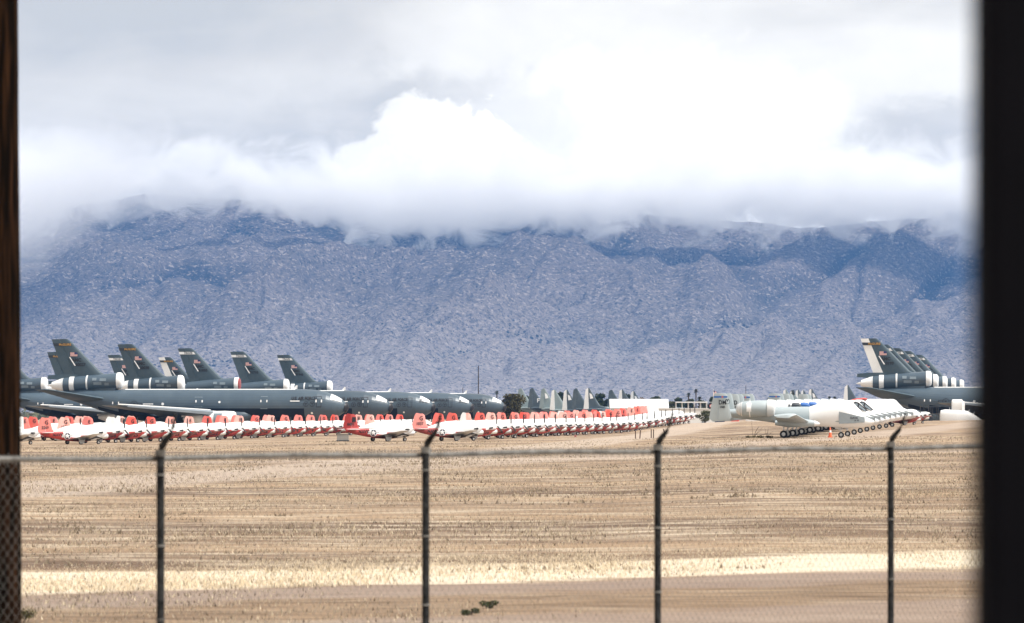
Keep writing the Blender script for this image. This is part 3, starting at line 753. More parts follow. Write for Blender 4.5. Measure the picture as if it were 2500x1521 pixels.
# front machines with nothing before them (no propeller fitted)
FN = {'red': 'red', 'salmon': 'faded red', 'pale': 'bleached pink', 'white': 'white', 'deep': 'dark red'}
trainer_at(98, 438, fin='red', letter='G', number='', front=True, prop=False, stripe=True, group=GA, label='white trainer aircraft half hidden by the wooden pole, nearest of the left row')
trainer_at(264, 438, fin='salmon', letter='G', number='2269', front=True, prop=False, group=GA, label='red and white trainer aircraft with tail number 2269 near the wooden pole')
rowA = [305, 359, 413, 459, 505.6, 550.6, 592, 634, 672, 709, 746, 781.6, 813, 844]
finA = [('pale', 'G', '1230'), ('red', 'E', ''), ('white', '', ''), ('red', 'G', ''), ('red', 'G', ''), ('pale', 'E', ''), ('pale', 'E', ''), ('red', 'E', ''), ('salmon', 'E', ''), ('pale', 'E', ''),
        ('red', 'G', ''), ('pale', 'E', ''), ('salmon', 'G', ''), ('red', 'E', '')]
numA = ['864', '925', None, '903', '847', '852', '911', '905', '938', '852', '874', '919', '848', '867']
k = 0
extraA = [873, 901, 928, 955, 981, 1006, 1030, 1053, 1076]
finX = [('salmon', 'E', ''), ('red', 'G', ''), ('red', 'G', ''), ('red', 'G', ''), ('pale', 'E', ''), ('salmon', 'G', '1831'), ('red', 'G', ''), ('salmon', 'G', ''), ('red', 'G', '')]
for k, u in enumerate(rowA + extraA):
    fi, le, nu = (finA + finX)[k]
    nn = (numA + [None] * 9)[k]
    trainer_at(u, 454 + 8.5 * k, fin=fi, letter=le, number=nu, nose=nn, group=GA,
               label=f'white trainer, {FN[fi]} tail' + (f' lettered {le}' if le else '') + (f', side number {nn}' if nn else '') + f', {ORD[k]} propeller along the left row')
trainer_at(1010, 424, fin='deep', letter='', number='0491', front=True, prop=False, group=GB, label='red and white trainer aircraft, tail number 0491 and black square on its fin')
trainer_at(1177, 424, fin='salmon', letter='G', number='1037', front=True, prop=False, group=GB, label='red and white trainer aircraft marked NAVY with tail number 1037')
rowB = [1214.6, 1247, 1277.5, 1307, 1331, 1355.5, 1384, 1405, 1429, 1449, 1471.6, 1492, 1507.6, 1535, 1549.5, 1568, 1579, 1597, 1613.6, 1625, 1642, 1656.6, 1671, 1684.6, 1696]
finB = [('red', 'G', '0934', 0), ('red', 'G', '', 0), ('pale', '', '', 1), ('red', 'G', '', 0), ('pale', 'G', '', 0), ('salmon', 'G', '', 0), ('salmon', 'G', '', 0), ('red', 'G', '', 0), ('pale', '', '', 0), ('salmon', 'E', '', 0),
        ('pale', 'E', '', 0), ('pale', 'G', '2252', 0), ('salmon', 'G', '', 0), ('salmon', 'G', '1129', 0), ('pale', '', '1821', 0), ('red', 'E', '1140', 0), ('pale', 'G', '', 1), ('red', 'G', '2041', 0), ('salmon', 'G', '1535', 0), ('red', 'E', '2401', 0),
        ('pale', 'E', '', 0), ('salmon', 'E', '', 0), ('salmon', '', '', 0), ('white', '', '', 0), ('white', '', '', 0)]
numB = ['886', '866', '105', '1180', '911', '106', '967', '897', None, None, '88', '95', '82', '958', None, '91', None, '94', None, '93', None, None, None, None, None]
for k, u in enumerate(rowB):
    fi, le, nu, sp_ = finB[k]; nn = numB[k]
    trainer_at(u, 440 + 8.2 * k, fin=fi, letter=le, number=nu, nose=nn, stripe=bool(sp_), group=GB,
               label=f'white trainer, {FN[fi]} tail' + (f' lettered {le}' if le else '') + (f' {nu}' if nu else '') + f', {ORD[k]} propeller along the middle row')
rowC = [(1283, 'red', 'G'), (1308, 'deep', 'G'), (1328, 'red', 'G'), (1348, 'salmon', 'G'), (1368, 'white', ''), (1385, 'red', 'G'), (1404, 'pale', ''), (1428, 'salmon', 'G'), (1449, 'red', 'E'), (1482, 'salmon', 'G'), (1560, 'salmon', 'E'), (1578, 'red', '')]
for k, (uf, fi, le) in enumerate(rowC):
    D = 592 + 6.0 * k
    up = uf + (7.6 * math.cos(YT)) / (D + 4) * F
    trainer_at(up, D, dz=0.0, fin=fi, letter=le, number='', group=GC, prop=False,
               label=f'trainer, {FN[fi]} tail' + (f' lettered {le}' if le else '') + f', {ORD[k]} from the left in the rear row')

rowR = [(66, 'salmon', 'E', True), (88, 'red', 'G', False), (137, 'salmon', 'E', False), (176, 'red', 'E', False), (201, 'pale', 'E', False), (217, 'pale', 'E', False), (300, 'pale', 'E', True), (325, 'pale', 'E', False), (540, 'red', 'G', False), (578, 'salmon', 'E', False), (655, 'salmon', 'G', False), (905, 'pale', 'G', False)]
GR = 'trainer aircraft tucked behind the left row'
for k, (uf, fi, le, sp_) in enumerate(rowR):
    D = 492 + 9 * k * .9
    trainer_at(uf + 7.6 * math.cos(YT) / (D - 2) * F, D, fin=fi, letter=le, number='', stripe=sp_, group=GR, prop=(k % 3 != 1),
               label=f'trainer, {FN[fi]} tail' + (' striped white' if sp_ else '') + f' lettered {le}, {ORD[k]} of those tucked behind the left row')
# ---------------------------------------------------------------- three-engined tanker (55 m)
KZ = 5.47; KR = 3.01
def k_side(X, Z, off=0.03):
    r = KR; t = max(-0.97, min(0.97, (Z - KZ) / r))
    if X > 20: r = KR
    return -(r * math.sqrt(1 - t * t) + off)
SLAT = mat('slat_skylit_grey', (0.24, 0.285, 0.33), 0.5, dirt=.5, dscale=.6, dcol=(.17, .2, .24))  # slats lighter than the wing: sky light on them put into the grey
def tanker(u_fin, D, H, yaw=R(7), band='TRAVIS', bandcol='white', serial='1950', covers=True, wrapped_rudder=False, label='', group=None, windows=False, white_tail=False, star_on=True, red_cover=False):
    """u_fin: column of the fin's trailing tip"""
    h = Vector((math.cos(yaw), -math.sin(yaw), 0))
    tip = Vector(((u_fin - 1250) / F * D, D, EYE - H)); c = tip + h * 27.5
    root = empty('tanker_aircraft', c, -yaw); tag(root, label, 'aircraft', group)
    def fus(mb):
        n = 36
        st = [(27.5, 5.35, .06, .06), (27.35, 5.33, .45, .5), (26.8, 5.25, 1.0, 1.12), (26.0, 5.22, 1.48, 1.62), (25.0, 5.27, 1.95, 2.08), (23.8, 5.35, 2.38, 2.52), (22.2, 5.42, 2.72, 2.84), (20.0, 5.46, 2.93, 2.97), (17.5, 5.47, 3.01, 3.01),
              (8, 5.47, 3.01, 3.01), (-6, 5.47, 3.01, 3.01), (-10.5, 5.55, 2.95, 2.92), (-14.5, 5.95, 2.65, 2.5), (-18.5, 6.55, 2.1, 1.95), (-22, 7.15, 1.35, 1.35), (-24.5, 7.5, .7, .85), (-25.8, 7.65, .25, .4)]
        rings = [[(x, ry * math.cos(2 * math.pi * k / n), zc + rz * math.sin(2 * math.pi * k / n)) for k in range(n)] for x, zc, ry, rz in st]
        for i in range(len(rings) - 1):
            for j in range(n):
                p = [rings[i][j], rings[i][(j + 1) % n], rings[i + 1][(j + 1) % n], rings[i + 1][j]]
                cz = sum(a[2] for a in p) / 4; cx = sum(a[0] for a in p) / 4
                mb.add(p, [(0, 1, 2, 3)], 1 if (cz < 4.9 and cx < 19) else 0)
        mb.add(rings[0], [tuple(range(n))], 0); mb.add(rings[-1], [tuple(range(n))], 0)
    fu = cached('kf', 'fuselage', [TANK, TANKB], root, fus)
    cached('krad', 'nose_radome', BLACK, root, lambda mb: mb.body([(27.75, 5.25, .03, .03), (27.62, 5.2, .42, .55), (27.25, 5.05, .80, .95), (27.05, 4.98, .92, 1.02)], 20))
    # windscreen: white-covered or bare
    def scr(mb):
        n = 13; rings = []
        for x, z0, z1, r in ((24.6, 6.55, 7.42, 2.16), (25.3, 6.42, 7.12, 1.88), (26.0, 6.22, 6.72, 1.53), (26.55, 6.05, 6.35, 1.22)):
            rings.append([(x + .02, 0, 0)] * 0 + [(x, -(r + .03) * math.cos(a), 5.25 + (r * 1.06 + .04) * math.sin(a)) for a in [math.asin(min(.98, (z0 - 5.25) / (r * 1.06))) + (math.pi - 2 * math.asin(min(.98, (z0 - 5.25) / (r * 1.06)))) * k / (n - 1) for k in range(n)]])
        mb.loft(rings, False, 0, False)
    if covers and not windows: cached('kscr', 'windscreen_cover', SEAL, root, scr)
    else:
        ws = cached('kscr2', 'windscreen', SEAL, root, scr)
        def gl(mb):
            for k in range(3):
                x0 = 24.85 + k * .55
                decal(mb, rect(.42, .52 - k * .06, 1), x0, 6.62 - k * .14, lambda X, Z: -(math.sqrt(max(.01, (2.16 - (X - 24.6) * .5) ** 2 - ((Z - 5.25) / 1.06) ** 2)) + .16))
        cached('kgl', 'window_pane', DGREY, ws, gl, False)
    # fin with rudder
    def fin(mb):
        mb.wing([((-13.2, 0, 11.0), (-23.9, 0, 11.0), .95, (0, 1, 0)), ((-18.3, 0, 12.0), (-24.0, 0, 12.0), .8, (0, 1, 0)), ((-23.9, 0, 17.2), (-26.3, 0, 17.2), .45, (0, 1, 0)), ((-24.6, 0, 17.65), (-26.45, 0, 17.65), .3, (0, 1, 0))])
    def fin2(mb):
        mb.wing([((-15.9, 0, 10.6), (-23.2, 0, 10.6), .95, (0, 1, 0)), ((-18.2, 0, 11.5), (-23.5, 0, 11.5), .85, (0, 1, 0)), ((-23.75, 0, 17.15), (-25.85, 0, 17.15), .45, (0, 1, 0)), ((-24.5, 0, 17.68), (-26.0, 0, 17.68), .3, (0, 1, 0))])
    fo = cached('kfin', 'fin', TFIN, root, fin2)
    def rud(mb):
        mb.loft([[(x, s_ * w_, z) for x, z, w_ in ((-23.25, 11.15, .22), (-25.15, 11.2, .04), (-27.5, 17.62, .03), (-26.02, 17.66, .14))] for s_ in (-1, 1)])
    cached(('krud', wrapped_rudder), 'rudder', SEAL if wrapped_rudder else TFIN, root, rud)
    if white_tail:
        def ext(mb): mb.loft([[(-24.7 + a, s_ * .26, z) for a, z in ((1.35, 14.0), (-.7, 14.0), (-.9, 14.6), (.95, 14.6))] for s_ in (-1, 1)])
    def tailbox(mb): mb.box((-26.3, 0, 10.75), (6.4, .5, .95))
    def tb(mb): mb.loft([[(x, s_ * .28, z) for x, z in ((-22.6, 10.3), (-22.6, 11.2), (-25.6, 11.2), (-28.1, 11.0), (-28.2, 10.35), (-25.5, 10.15))] for s_ in (-1, 1)])
    cached('ktb', 'tail_fairing', TFIN, root, tb)
    ysf = lambda X, Z: -(0.27 if Z > 13.5 else .36)
    yb = lambda X, Z: -.30
    cached(('kband', bandcol), 'fin_band', DGREY if bandcol == 'black' else SEAL, root, lambda mb: mb.add([(-24.02, -.30, 16.90), (-27.25, -.13, 16.90), (-27.08, -.13, 16.38), (-23.60, -.30, 16.38)], [(0, 1, 2, 3)]), False)
    cached(('kbt', band, bandcol), 'band_lettering', YEL if bandcol == 'black' else DGREY, root, lambda mb: decal(mb, text_mesh(band, .42, .012), -24.9 if bandcol == 'black' else -25.2, 16.64, lambda X, Z: -.315), False)
    def flag(mb):
        for k in range(5): decal(mb, rect(1.35, .08), -23.25, 15.15 - k * .145 , lambda X, Z: -.345, 1, 0)
        decal(mb, rect(1.35, .72), -23.25, 14.86, lambda X, Z: -.335, 1, 1); decal(mb, rect(.58, .36), -22.86, 15.04, lambda X, Z: -.355, 1, 2)
    cached('kflag', 'flag_marking', [FRED, FWHITE, FBLUE], root, flag, False)
    cached('kamc', 'fin_lettering', BLACK, root, lambda mb: decal(mb, text_mesh('AMC', .60, .035), -22.75, 13.8, lambda X, Z: -.40), False)
    cached(('kser', serial), 'serial_number', BLACK, root, lambda mb: decal(mb, text_mesh(serial, .55, .03), -22.0, 12.95, lambda X, Z: -.43), False)
    cached('kstrip', 'hinge_strip', TPATCH if wrapped_rudder else SEAL, root, lambda mb: mb.add([(-24.12, -.38, 14.35), (-23.95, -.38, 14.4), (-22.88, -.44, 12.8), (-23.1, -.44, 12.75)], [(0, 1, 2, 3)]), False)
    # centre engine through the tail
    def eng(mb):
        mb.body([(-14.5, 10.02, 1.42, 1.42), (-15.2, 10.0, 1.46, 1.46), (-18.0, 9.82, 1.44, 1.42), (-21.5, 9.58, 1.36, 1.34), (-25.4, 9.32, 1.22, 1.20)], 30)
    cached('keng', 'tail_engine', TANK, root, eng)
    cached(('kintake', red_cover), 'intake_cover', SEAL, root, lambda mb: mb.body([(-14.1, 10.04, .9, .9), (-14.2, 10.04, 1.2, 1.2), (-14.4, 10.04, 1.42, 1.42), (-14.75, 10.03, 1.51, 1.51), (-15.15, 10.0, 1.52, 1.52)], 30))
    if red_cover: cached('kred', 'red_cover', RED, root, lambda mb: mb.body([(-14.02, 10.04, 1.05, 1.05), (-14.15, 10.04, 1.3, 1.3), (-14.5, 10.04, 1.36, 1.36)], 24))
    if covers:
        cached('kexh', 'exhaust_cover', SEAL, root, lambda mb: mb.body([(-25.2, 9.33, 1.26, 1.24), (-25.9, 9.27, 1.12, 1.08), (-26.8, 9.22, .80, .78), (-27.4, 9.2, .62, .6), (-27.45, 9.2, .32, .3), (-28.3, 9.15, .05, .05)], 24))
        for k, x in enumerate((-23.55, -20.7)):
            z = 9.42 + (x + 24) * .066; r = 1.33 + (x + 24) * .018
            cached(('kring', k), 'sealant_band', SEAL, root, lambda mb, x=x, z=z, r=r, k=k: mb.body([(x - (.45 if k == 0 else .15), z, r, r), (x, z, r + .015, r + .015), (x + (.45 if k == 0 else .15), z + .02, r, r)], 30, cap=False))
    cached('kpyl', 'engine_pylon', TANK, root, lambda mb: mb.loft([[(-15.2, -s_ * .9, 8.75), (-15.6, -s_ * 1.5, 7.6), (-24, -s_ * .5, 7.8), (-25, -s_ * .4, 8.4)] for s_ in (-1, 1)]))
    # panels on the engine
    def pan(mb):
        for x, w_, z, h_ in ((-17.6, 1.2, 10.2, .5), (-19.2, .8, 10.3, .5), (-18.6, 1.5, 9.5, .5), (-16.9, .8, 9.4, .5)):
            decal(mb, rect(w_, h_), x, z, lambda X, Z: -(math.sqrt(max(.1, 1.46 ** 2 - (Z - (9.82 + (X + 18) * .066)) ** 2)) + .03))
    cached('kpan', 'access_panel', TPATCH, root, pan, False)
    # wings, tailplanes, wing engines
    for s_ in (-1, 1):
        cached(('kw', s_), 'wing', TANK, root, lambda mb, s_=s_: mb.wing([((9.5, 2.2 * s_, 3.5), (-7.0, 2.2 * s_, 3.4), 1.7, (0, 0, 1)), ((4.2, 8.5 * s_, 4.0), (-6.6, 8.5 * s_, 3.95), 1.1, (0, 0, 1)), ((-8.2, 23.2 * s_, 5.35), (-12.2, 23.2 * s_, 5.3), .42, (0, 0, 1)), ((-9.6, 25.1 * s_, 5.55), (-12.6, 25.1 * s_, 5.5), .22, (0, 0, 1))]))
        cached(('kfl', s_), 'flap', TANKB, root, lambda mb, s_=s_: mb.loft([[(-6.7, 3.2 * s_, 3.45), (-8.6, 3.2 * s_, 2.6), (-8.7, 3.2 * s_, 2.5), (-6.9, 3.2 * s_, 3.2)], [(-9.5, 15 * s_, 4.5), (-10.9, 15 * s_, 3.9), (-11.0, 15 * s_, 3.8), (-9.6, 15 * s_, 4.3)]]))
        cached(('ksl', s_), 'slat', SLAT, root, lambda mb, s_=s_: mb.loft([[(4.1, 9.0 * s_, 4.6), (4.6, 9.0 * s_, 4.3), (4.5, 9.0 * s_, 3.75), (4.0, 9.0 * s_, 3.8)], [(-8.3, 23.2 * s_, 5.58), (-8.05, 23.2 * s_, 5.45), (-8.1, 23.2 * s_, 5.2), (-8.3, 23.2 * s_, 5.2)]]))
        cached(('ksu', s_), 'slat_sheen', SEAL, root, lambda mb, s_=s_: mb.tube([(3.9, 9.0 * s_, 4.66), (-8.4, 23.3 * s_, 5.62), (-9.5, 25.0 * s_, 5.68)], .11, 6))  # white line painting the sky's sheen along the wing's upper edge
        cached(('kst', s_), 'tailplane', TFIN, root, lambda mb, s_=s_: mb.wing([((-16.6, 1.6 * s_, 6.6), (-23.8, 1.2 * s_, 6.5), .9, (0, 0, 1)), ((-25.2, 10.6 * s_, 8.3), (-28.0, 10.6 * s_, 8.3), .32, (0, 0, 1)), ((-25.9, 10.9 * s_, 8.36), (-28.0, 10.9 * s_, 8.36), .15, (0, 0, 1))]))
        ne = cached(('kn', s_), 'wing_engine', SEAL if covers else TANK, root, lambda mb, s_=s_: (mb.body([(8.4, 3.0, 1.25, 1.25, 2, 8.3 * s_), (8.1, 3.0, 1.42, 1.42, 2, 8.3 * s_), (6.5, 3.0, 1.5, 1.5, 2, 8.3 * s_), (4.0, 3.02, 1.42, 1.42, 2, 8.3 * s_), (2.2, 3.05, 1.2, 1.2, 2, 8.3 * s_), (.2, 3.05, .8, .8, 2, 8.3 * s_), (-1.2, 3.05, .3, .3, 2, 8.3 * s_)], 24),
                    mb.loft([[(6.4, 8.15 * s_, 4.3), (-1.5, 8.15 * s_, 3.4), (-1.5, 8.15 * s_, 4.0), (4.2, 8.15 * s_, 4.55)], [(6.4, 8.45 * s_, 4.3), (-1.5, 8.45 * s_, 3.4), (-1.5, 8.45 * s_, 4.0), (4.2, 8.45 * s_, 4.55)]])))
        for k, (x, w_) in enumerate(((3.2, 1.1), (5.4, 1.5))):
            cached(('knp', s_, k), 'nacelle_panel', TPATCH, ne, lambda mb, s_=s_, x=x, w_=w_: mb.add([(x + a * w_, 8.3 * s_ - math.cos(t) * 1.53, 3.0 + 1.53 * math.sin(t)) for a in (-.5, .5) for t in [R(-35 + 20 * q) for q in range(5)]], [(q, q + 1, q + 6, q + 5) for q in range(4)]))
    cached('kfair', 'wing_fairing', TANK, root, lambda mb: mb.body([(10.8, 3.6, .5, .3), (10.2, 3.7, 2.4, .9), (9.0, 3.6, 3.15, 1.5), (6.0, 3.5, 3.35, 1.75), (-6, 3.4, 3.2, 1.5), (-9.5, 3.6, 2.3, .9)], 24))
    # fuselage marks
    if star_on:
        def ins(mb):
            ks = lambda X, Z: k_side(X, Z, .03)
            decal(mb, ring(.50, .60), -11.4, 5.75, ks); decal(mb, star(.34), -11.4, 5.75, ks)
            for q in (-1, 1): decal(mb, frame_rect(.85, .42, .08), -11.4 + q * 1.0, 5.75, ks)
        cached('kins', 'insignia', BLACK, root, ins, False)
    cached('kusaf', 'side_lettering', BLACK, root, lambda mb: decal(mb, text_mesh('U.S. AIR FORCE', .60, .035), 19.9, 6.75, lambda X, Z: k_side(X, Z, .05), 0.80), False)
    def badges(mb):
        for x in (20.35, 21.5):
            decal(mb, ring(.38, .47), x, 5.72, lambda X, Z: k_side(X, Z, .03)); decal(mb, rect(.5, .12, 2), x, 5.82, lambda X, Z: k_side(X, Z, .03)); decal(mb, rect(.12, .4, 1), x, 5.65, lambda X, Z: k_side(X, Z, .03))
    cached('kbad', 'badge', BLACK, root, badges, False)
    def door(mb, x, z, w_, h_, c_=0): decal(mb, frame_rect(w_, h_, .10), x, z, lambda X, Z: k_side(X, Z, .035), 1, c_)
    d1 = cached('kd1', 'door', BLACK, root, lambda mb: door(mb, 22.7, 6.15, .95, 2.0), False)
    d2 = cached('kd2', 'door', TPATCH, root, lambda mb: (door(mb, 12.6, 6.0, 1.25, 2.3)), False)
    d3 = cached('kd3', 'door', TPATCH, root, lambda mb: (door(mb, .5, 6.1, 1.4, 1.9)), False)
    ks = lambda X, Z: k_side(X, Z, .05)
    for q, (x, z, w_, h_) in enumerate(((18.3, 6.28, 1.75, .16), (-8.8, 5.75, 1.9, .17), (-15.4, 5.95, .18, .42), (-14.3, 5.95, .18, .42), (12.05, 6.28, .2, .42), (13.15, 6.28, .2, .42), (.05, 6.25, .25, .42), (1.2, 6.25, .25, .42)) + (() if windows else ((22.2, 6.3, .22, .5), (23.2, 6.3, .22, .5)))):
        cached(('kwp', q), 'sealed_port', SEAL, root, lambda mb: decal(mb, rect(w_, h_, 2), x, z, ks), False)
    for q, (x, z, r) in enumerate(((-6.1, 5.75, .26), (4.4, 6.1, .22), (21.4, 4.1, .2))):
        cached(('kwd', q), 'sealed_port', SEAL, root, lambda mb: decal(mb, disc(r, 12), x, z, ks), False)
    cached('ktop', 'roof_highlight', SEAL, root, lambda mb: mb.loft([[(x, r * math.sin(a), 5.47 + r * math.cos(a)) for a in [R(-16 + 4 * q) for q in range(9)]] for x, r in ((18, 3.025), (-13.6, 2.97 + .06))], False, 0, False))  # white strip painting the highlight along the fuselage crown
    cached('kant', 'antenna', SEAL, root, lambda mb: mb.loft([[(18.2, -.04 * s_, 8.35), (17.4, -.04 * s_, 8.35), (18.0, -.04 * s_, 9.15), (18.3, -.04 * s_, 9.15)] for s_ in (-1, 1)]))
    if covers:
        pass
    # undercarriage
    for key, x, y in (('kg1', -3.5, -5.3), ('kg2', -3.5, 5.3), ('kg3', 17.2, 0)):
        g_ = cached(key, 'landing_gear', STEEL, root, lambda mb, x=x, y=y: (mb.tube([(x, y, 3.0), (x, y, .7)], .2, 8), mb.tube([(x - .8, y, .65), (x + .8, y, .65)], .12, 6)))
        for dx in ((-.75, .75) if key != 'kg3' else (0,)):
            for dy in (-.55, .55): wheel(g_, 'k', (x + dx, y + dy, .65), .65, .4)
    return root
GK1, GK2, GK3 = 'grey tanker aircraft in the front left line', 'grey tanker aircraft in the second left line', 'grey tanker aircraft in the right line'
tanker(126, 752, 5.1, band='McGUIRE', bandcol='black', serial='60027', label='nearest grey tanker aircraft of the left line, McGUIRE on fin, white tail cone', group=GK1)
tanker(287, 812, 5.1, band='McGUIRE', bandcol='black', serial='60038', label='grey tanker aircraft, second of the left line, McGUIRE on its black fin band', group=GK1)
tanker(434, 869, 5.1, serial='31950', windows=True, red_cover=True, covers=False, label='grey tanker aircraft, third of the left line, red edge on its intake cover', group=GK1)
tanker(562, 919, 5.1, serial='91710', windows=True, covers=False, label='grey tanker aircraft, fourth of the left line, bare cockpit windows and white fin band', group=GK1)
tanker(676, 978, 5.1, serial='91946', label='grey tanker aircraft farthest along the left line, white windscreen cover beside the bush', group=GK1)
tanker(-36, 866, 5.1, serial='60030', label='grey tanker aircraft mostly hidden by the wooden pole, only intake and mid fuselage in view', group=GK2)
tanker(115, 926, 5.1, band='McGUIRE', bandcol='black', serial='60033', label='grey tanker aircraft whose black banded fin shows behind the nearest tanker fin', group=GK2)
tanker(263, 977, 5.1, serial='70124', label='grey tanker aircraft whose white banded fin shows left of the second McGUIRE fin', group=GK2)
tanker(387, 1024, 5.1, band='McGUIRE', bandcol='black', serial='70118', wrapped_rudder=True, label='grey tanker aircraft in the second left line with its rudder wrapped white', group=GK2)
tanker(2101, 775, 4.6, band='McGUIRE', bandcol='black', serial='0199', wrapped_rudder=True, label='nearest grey tanker aircraft on the right, rudder wrapped white, star on its side', group=GK3)
for k, (u, D, s_) in enumerate(((2133, 851, '0185'), (2164, 903, '0191'), (2192, 949, '1711'), (2221, 1015, '1948'))):
    tanker(u, D, 4.6, serial=s_, label=f'grey tanker aircraft, {ORD[k + 1]} in the stepped line of fins at the right', group=GK3)
# ---------------------------------------------------------------- twin-tailed attack jet (16.2 m)
JST = [(8.15, 1.62, .06, .06), (8.0, 1.62, .25, .25), (7.3, 1.70, .46, .50), (6.2, 1.88, .58, .72), (4.8, 2.05, .64, .92), (3.0, 2.15, .66, .98), (1.0, 2.2, .66, .92), (-1.5, 2.28, .62, .80), (-4.0, 2.38, .52, .58), (-6.2, 2.45, .36, .40), (-7.6, 2.5, .16, .22)]
def j_side(X, Z, off=.02):
    xs = [q[0] for q in JST][::-1]; g_ = lambda i: float(np.interp(X, xs, [q[i] for q in JST][::-1]))
    t = max(-.96, min(.96, (Z - g_(1)) / g_(3)))
    return -(g_(2) * math.sqrt(1 - t * t) + off)
def jet(u_ng, D, kind=0, fins=True, tail='', serial='', label='', band=BLUE, yaw=R(8), bare=False, red_patch=False):
    """u_ng: column of the nose wheel"""
    h = Vector((math.cos(yaw), -math.sin(yaw), 0))
    p = on_ground(u_ng, D); c = p - h * 4.95; c.z = ground_z(c.x, c.y)
    root = empty('attack_jet', c, -yaw); tag(root, label, 'aircraft', 'attack jets parked in a row on the right')
    cached('jf', 'fuselage', HOG, root, lambda mb: mb.body(JST, 26))
    # white sealed front half with the canopy hump
    def hump(mb):
        n = 21
        st = [(1.85, .70, 3.12, 1.22), (2.4, .71, 3.30, 1.15), (3.6, .72, 3.62, 1.10), (4.6, .70, 3.80, 1.05), (5.15, .69, 3.78, 1.02), (5.5, .67, 3.60, .99), (6.0, .63, 3.05, .98), (6.46, .60, 2.60, .98), (7.0, .54, 2.34, 1.02), (7.5, .46, 2.10, 1.1), (8.0, .30, 1.85, 1.3), (8.25, .12, 1.70, 1.5)]
        rings = []
        for x, w_, top, bot in st:
            zc = (top + bot) / 2; rz = (top - bot) / 2
            rings.append([(x, w_ * math.cos(t) * (1 - .30 * max(0, math.sin(t)) ** 2 * min(1, max(0, (top - 2.9)))), zc + rz * math.sin(t)) for t in [2 * math.pi * k / n for k in range(n)]])
        mb.loft(rings)
    hc = cached('jh', 'canopy_cover', WHITE, root, hump)
    cached(('jnp', kind), 'nose_panel', HOGD, root, lambda mb: mb.add([(x, y, z) for x, y, z in ((4.8, -.735, 2.62), (4.8, -.735, 1.40), (7.35, -.56, 1.55), (7.35, -.50, 2.06), (6.1, -.68, 1.45), (6.1, -.665, 2.33), (7.85, -.42, 1.62), (7.85, -.42, 1.98))], [(0, 1, 4, 5), (5, 4, 2, 3)] + ([] if kind == 0 else [(3, 2, 6, 7)])), False)
    if serial: cached(('jns', serial), 'nose_lettering', BLACK, root, lambda mb: (decal(mb, text_mesh('DAVIS', .20, .006), 6.3, 1.98, lambda X, Z: -.71), decal(mb, text_mesh('A 10', .16, .006), 6.55, 1.74, lambda X, Z: -.70)), False)
    if bare:
        fr = cached('jbw', 'window', BLACK, root, lambda mb: mb.add([(4.75, -.66, 3.42), (5.15, -.64, 3.62), (5.5, -.66, 3.5), (6.5, -.60, 2.62), (6.2, -.72, 2.52), (5.3, -.78, 2.95)], [(0, 1, 2, 3, 4, 5)]), False)
        cached('jbp', 'window_pane', TPATCH, fr, lambda mb: [mb.add(q, [(0, 1, 2, 3)]) for q in ([(5.0, -.71, 3.35), (5.2, -.70, 3.48), (5.42, -.71, 3.38), (5.35, -.80, 3.08)], [(5.55, -.72, 3.3), (6.3, -.69, 2.66), (6.15, -.76, 2.60), (5.5, -.80, 2.98)])], False)
    if kind:
        k2 = int(u_ng) % 3
        cached(('jsp', k2), 'spine_cover', (BLUE, SEAL, DGREY)[k2], root, lambda mb: mb.body([(-.9, 3.15, .28, .1), (-.8, 3.22, .36, .30), (-.1, 3.22, .36, .28), (.15, 3.12, .28, .1)], 12))
        cached('jgap', 'cowl_gap', DGREY, root, lambda mb: mb.body([(-1.2, 2.95, .55, .42), (-1.15, 2.95, .56, .44), (-1.0, 2.95, .5, .4)], 14))
    if red_patch: cached('jrp', 'red_cover', BRED, root, lambda mb: mb.body([(3.2, 3.72, .4, .06), (3.8, 3.80, .45, .10), (4.6, 3.86, .45, .10), (5.0, 3.84, .4, .06)], 12))
    # wing: straight, drooped tips, dihedral outboard
    for s_ in (-1, 1):
        cached(('jw', s_), 'wing', HOG, root, lambda mb, s_=s_: mb.wing([((1.9, .5 * s_, 1.62), (-1.15, .5 * s_, 1.6), .46, (0, 0, 1)), ((1.9, 3.1 * s_, 1.66), (-1.15, 3.1 * s_, 1.64), .44, (0, 0, 1)), ((1.1, 8.4 * s_, 2.32), (-1.1, 8.4 * s_, 2.30), .30, (0, 0, 1)), ((.7, 8.72 * s_, 2.18), (-1.0, 8.72 * s_, 2.2), .22, (0, 0, 1)), ((.45, 8.8 * s_, 2.02), (-.8, 8.8 * s_, 2.05), .10, (0, 0, 1))]))
        pod = cached(('jp', s_), 'gear_pod', HOG, root, lambda mb, s_=s_: mb.body([(2.95, 1.42, .10, .10, 2, 2.7 * s_), (2.5, 1.45, .30, .28, 2, 2.7 * s_), (1.6, 1.50, .42, .40, 2, 2.7 * s_), (0, 1.48, .42, .42, 2, 2.7 * s_), (-1.4, 1.5, .2, .24, 2, 2.7 * s_)], 18))
        cached(('jpc', s_), 'pod_nose_cap', WHITE, pod, lambda mb, s_=s_: mb.body([(3.02, 1.42, .05, .05, 2, 2.7 * s_), (2.95, 1.42, .14, .14, 2, 2.7 * s_), (2.5, 1.45, .32, .30, 2, 2.7 * s_)], 16))
        g_ = cached(('jg', s_), 'main_gear', STEEL, root, lambda mb, s_=s_: (mb.tube([(-.55, 2.7 * s_, 1.4), (-.55, 2.7 * s_, .38)], .08, 8), mb.tube([(.3, 2.7 * s_, 1.3), (-.5, 2.7 * s_, .62)], .045, 6), mb.tube([(-.55, 2.5 * s_, .38), (-.55, 2.95 * s_, .38)], .06, 6)))
        wheel(g_, 'j', (-.55, 2.88 * s_, .38), .38, .26)
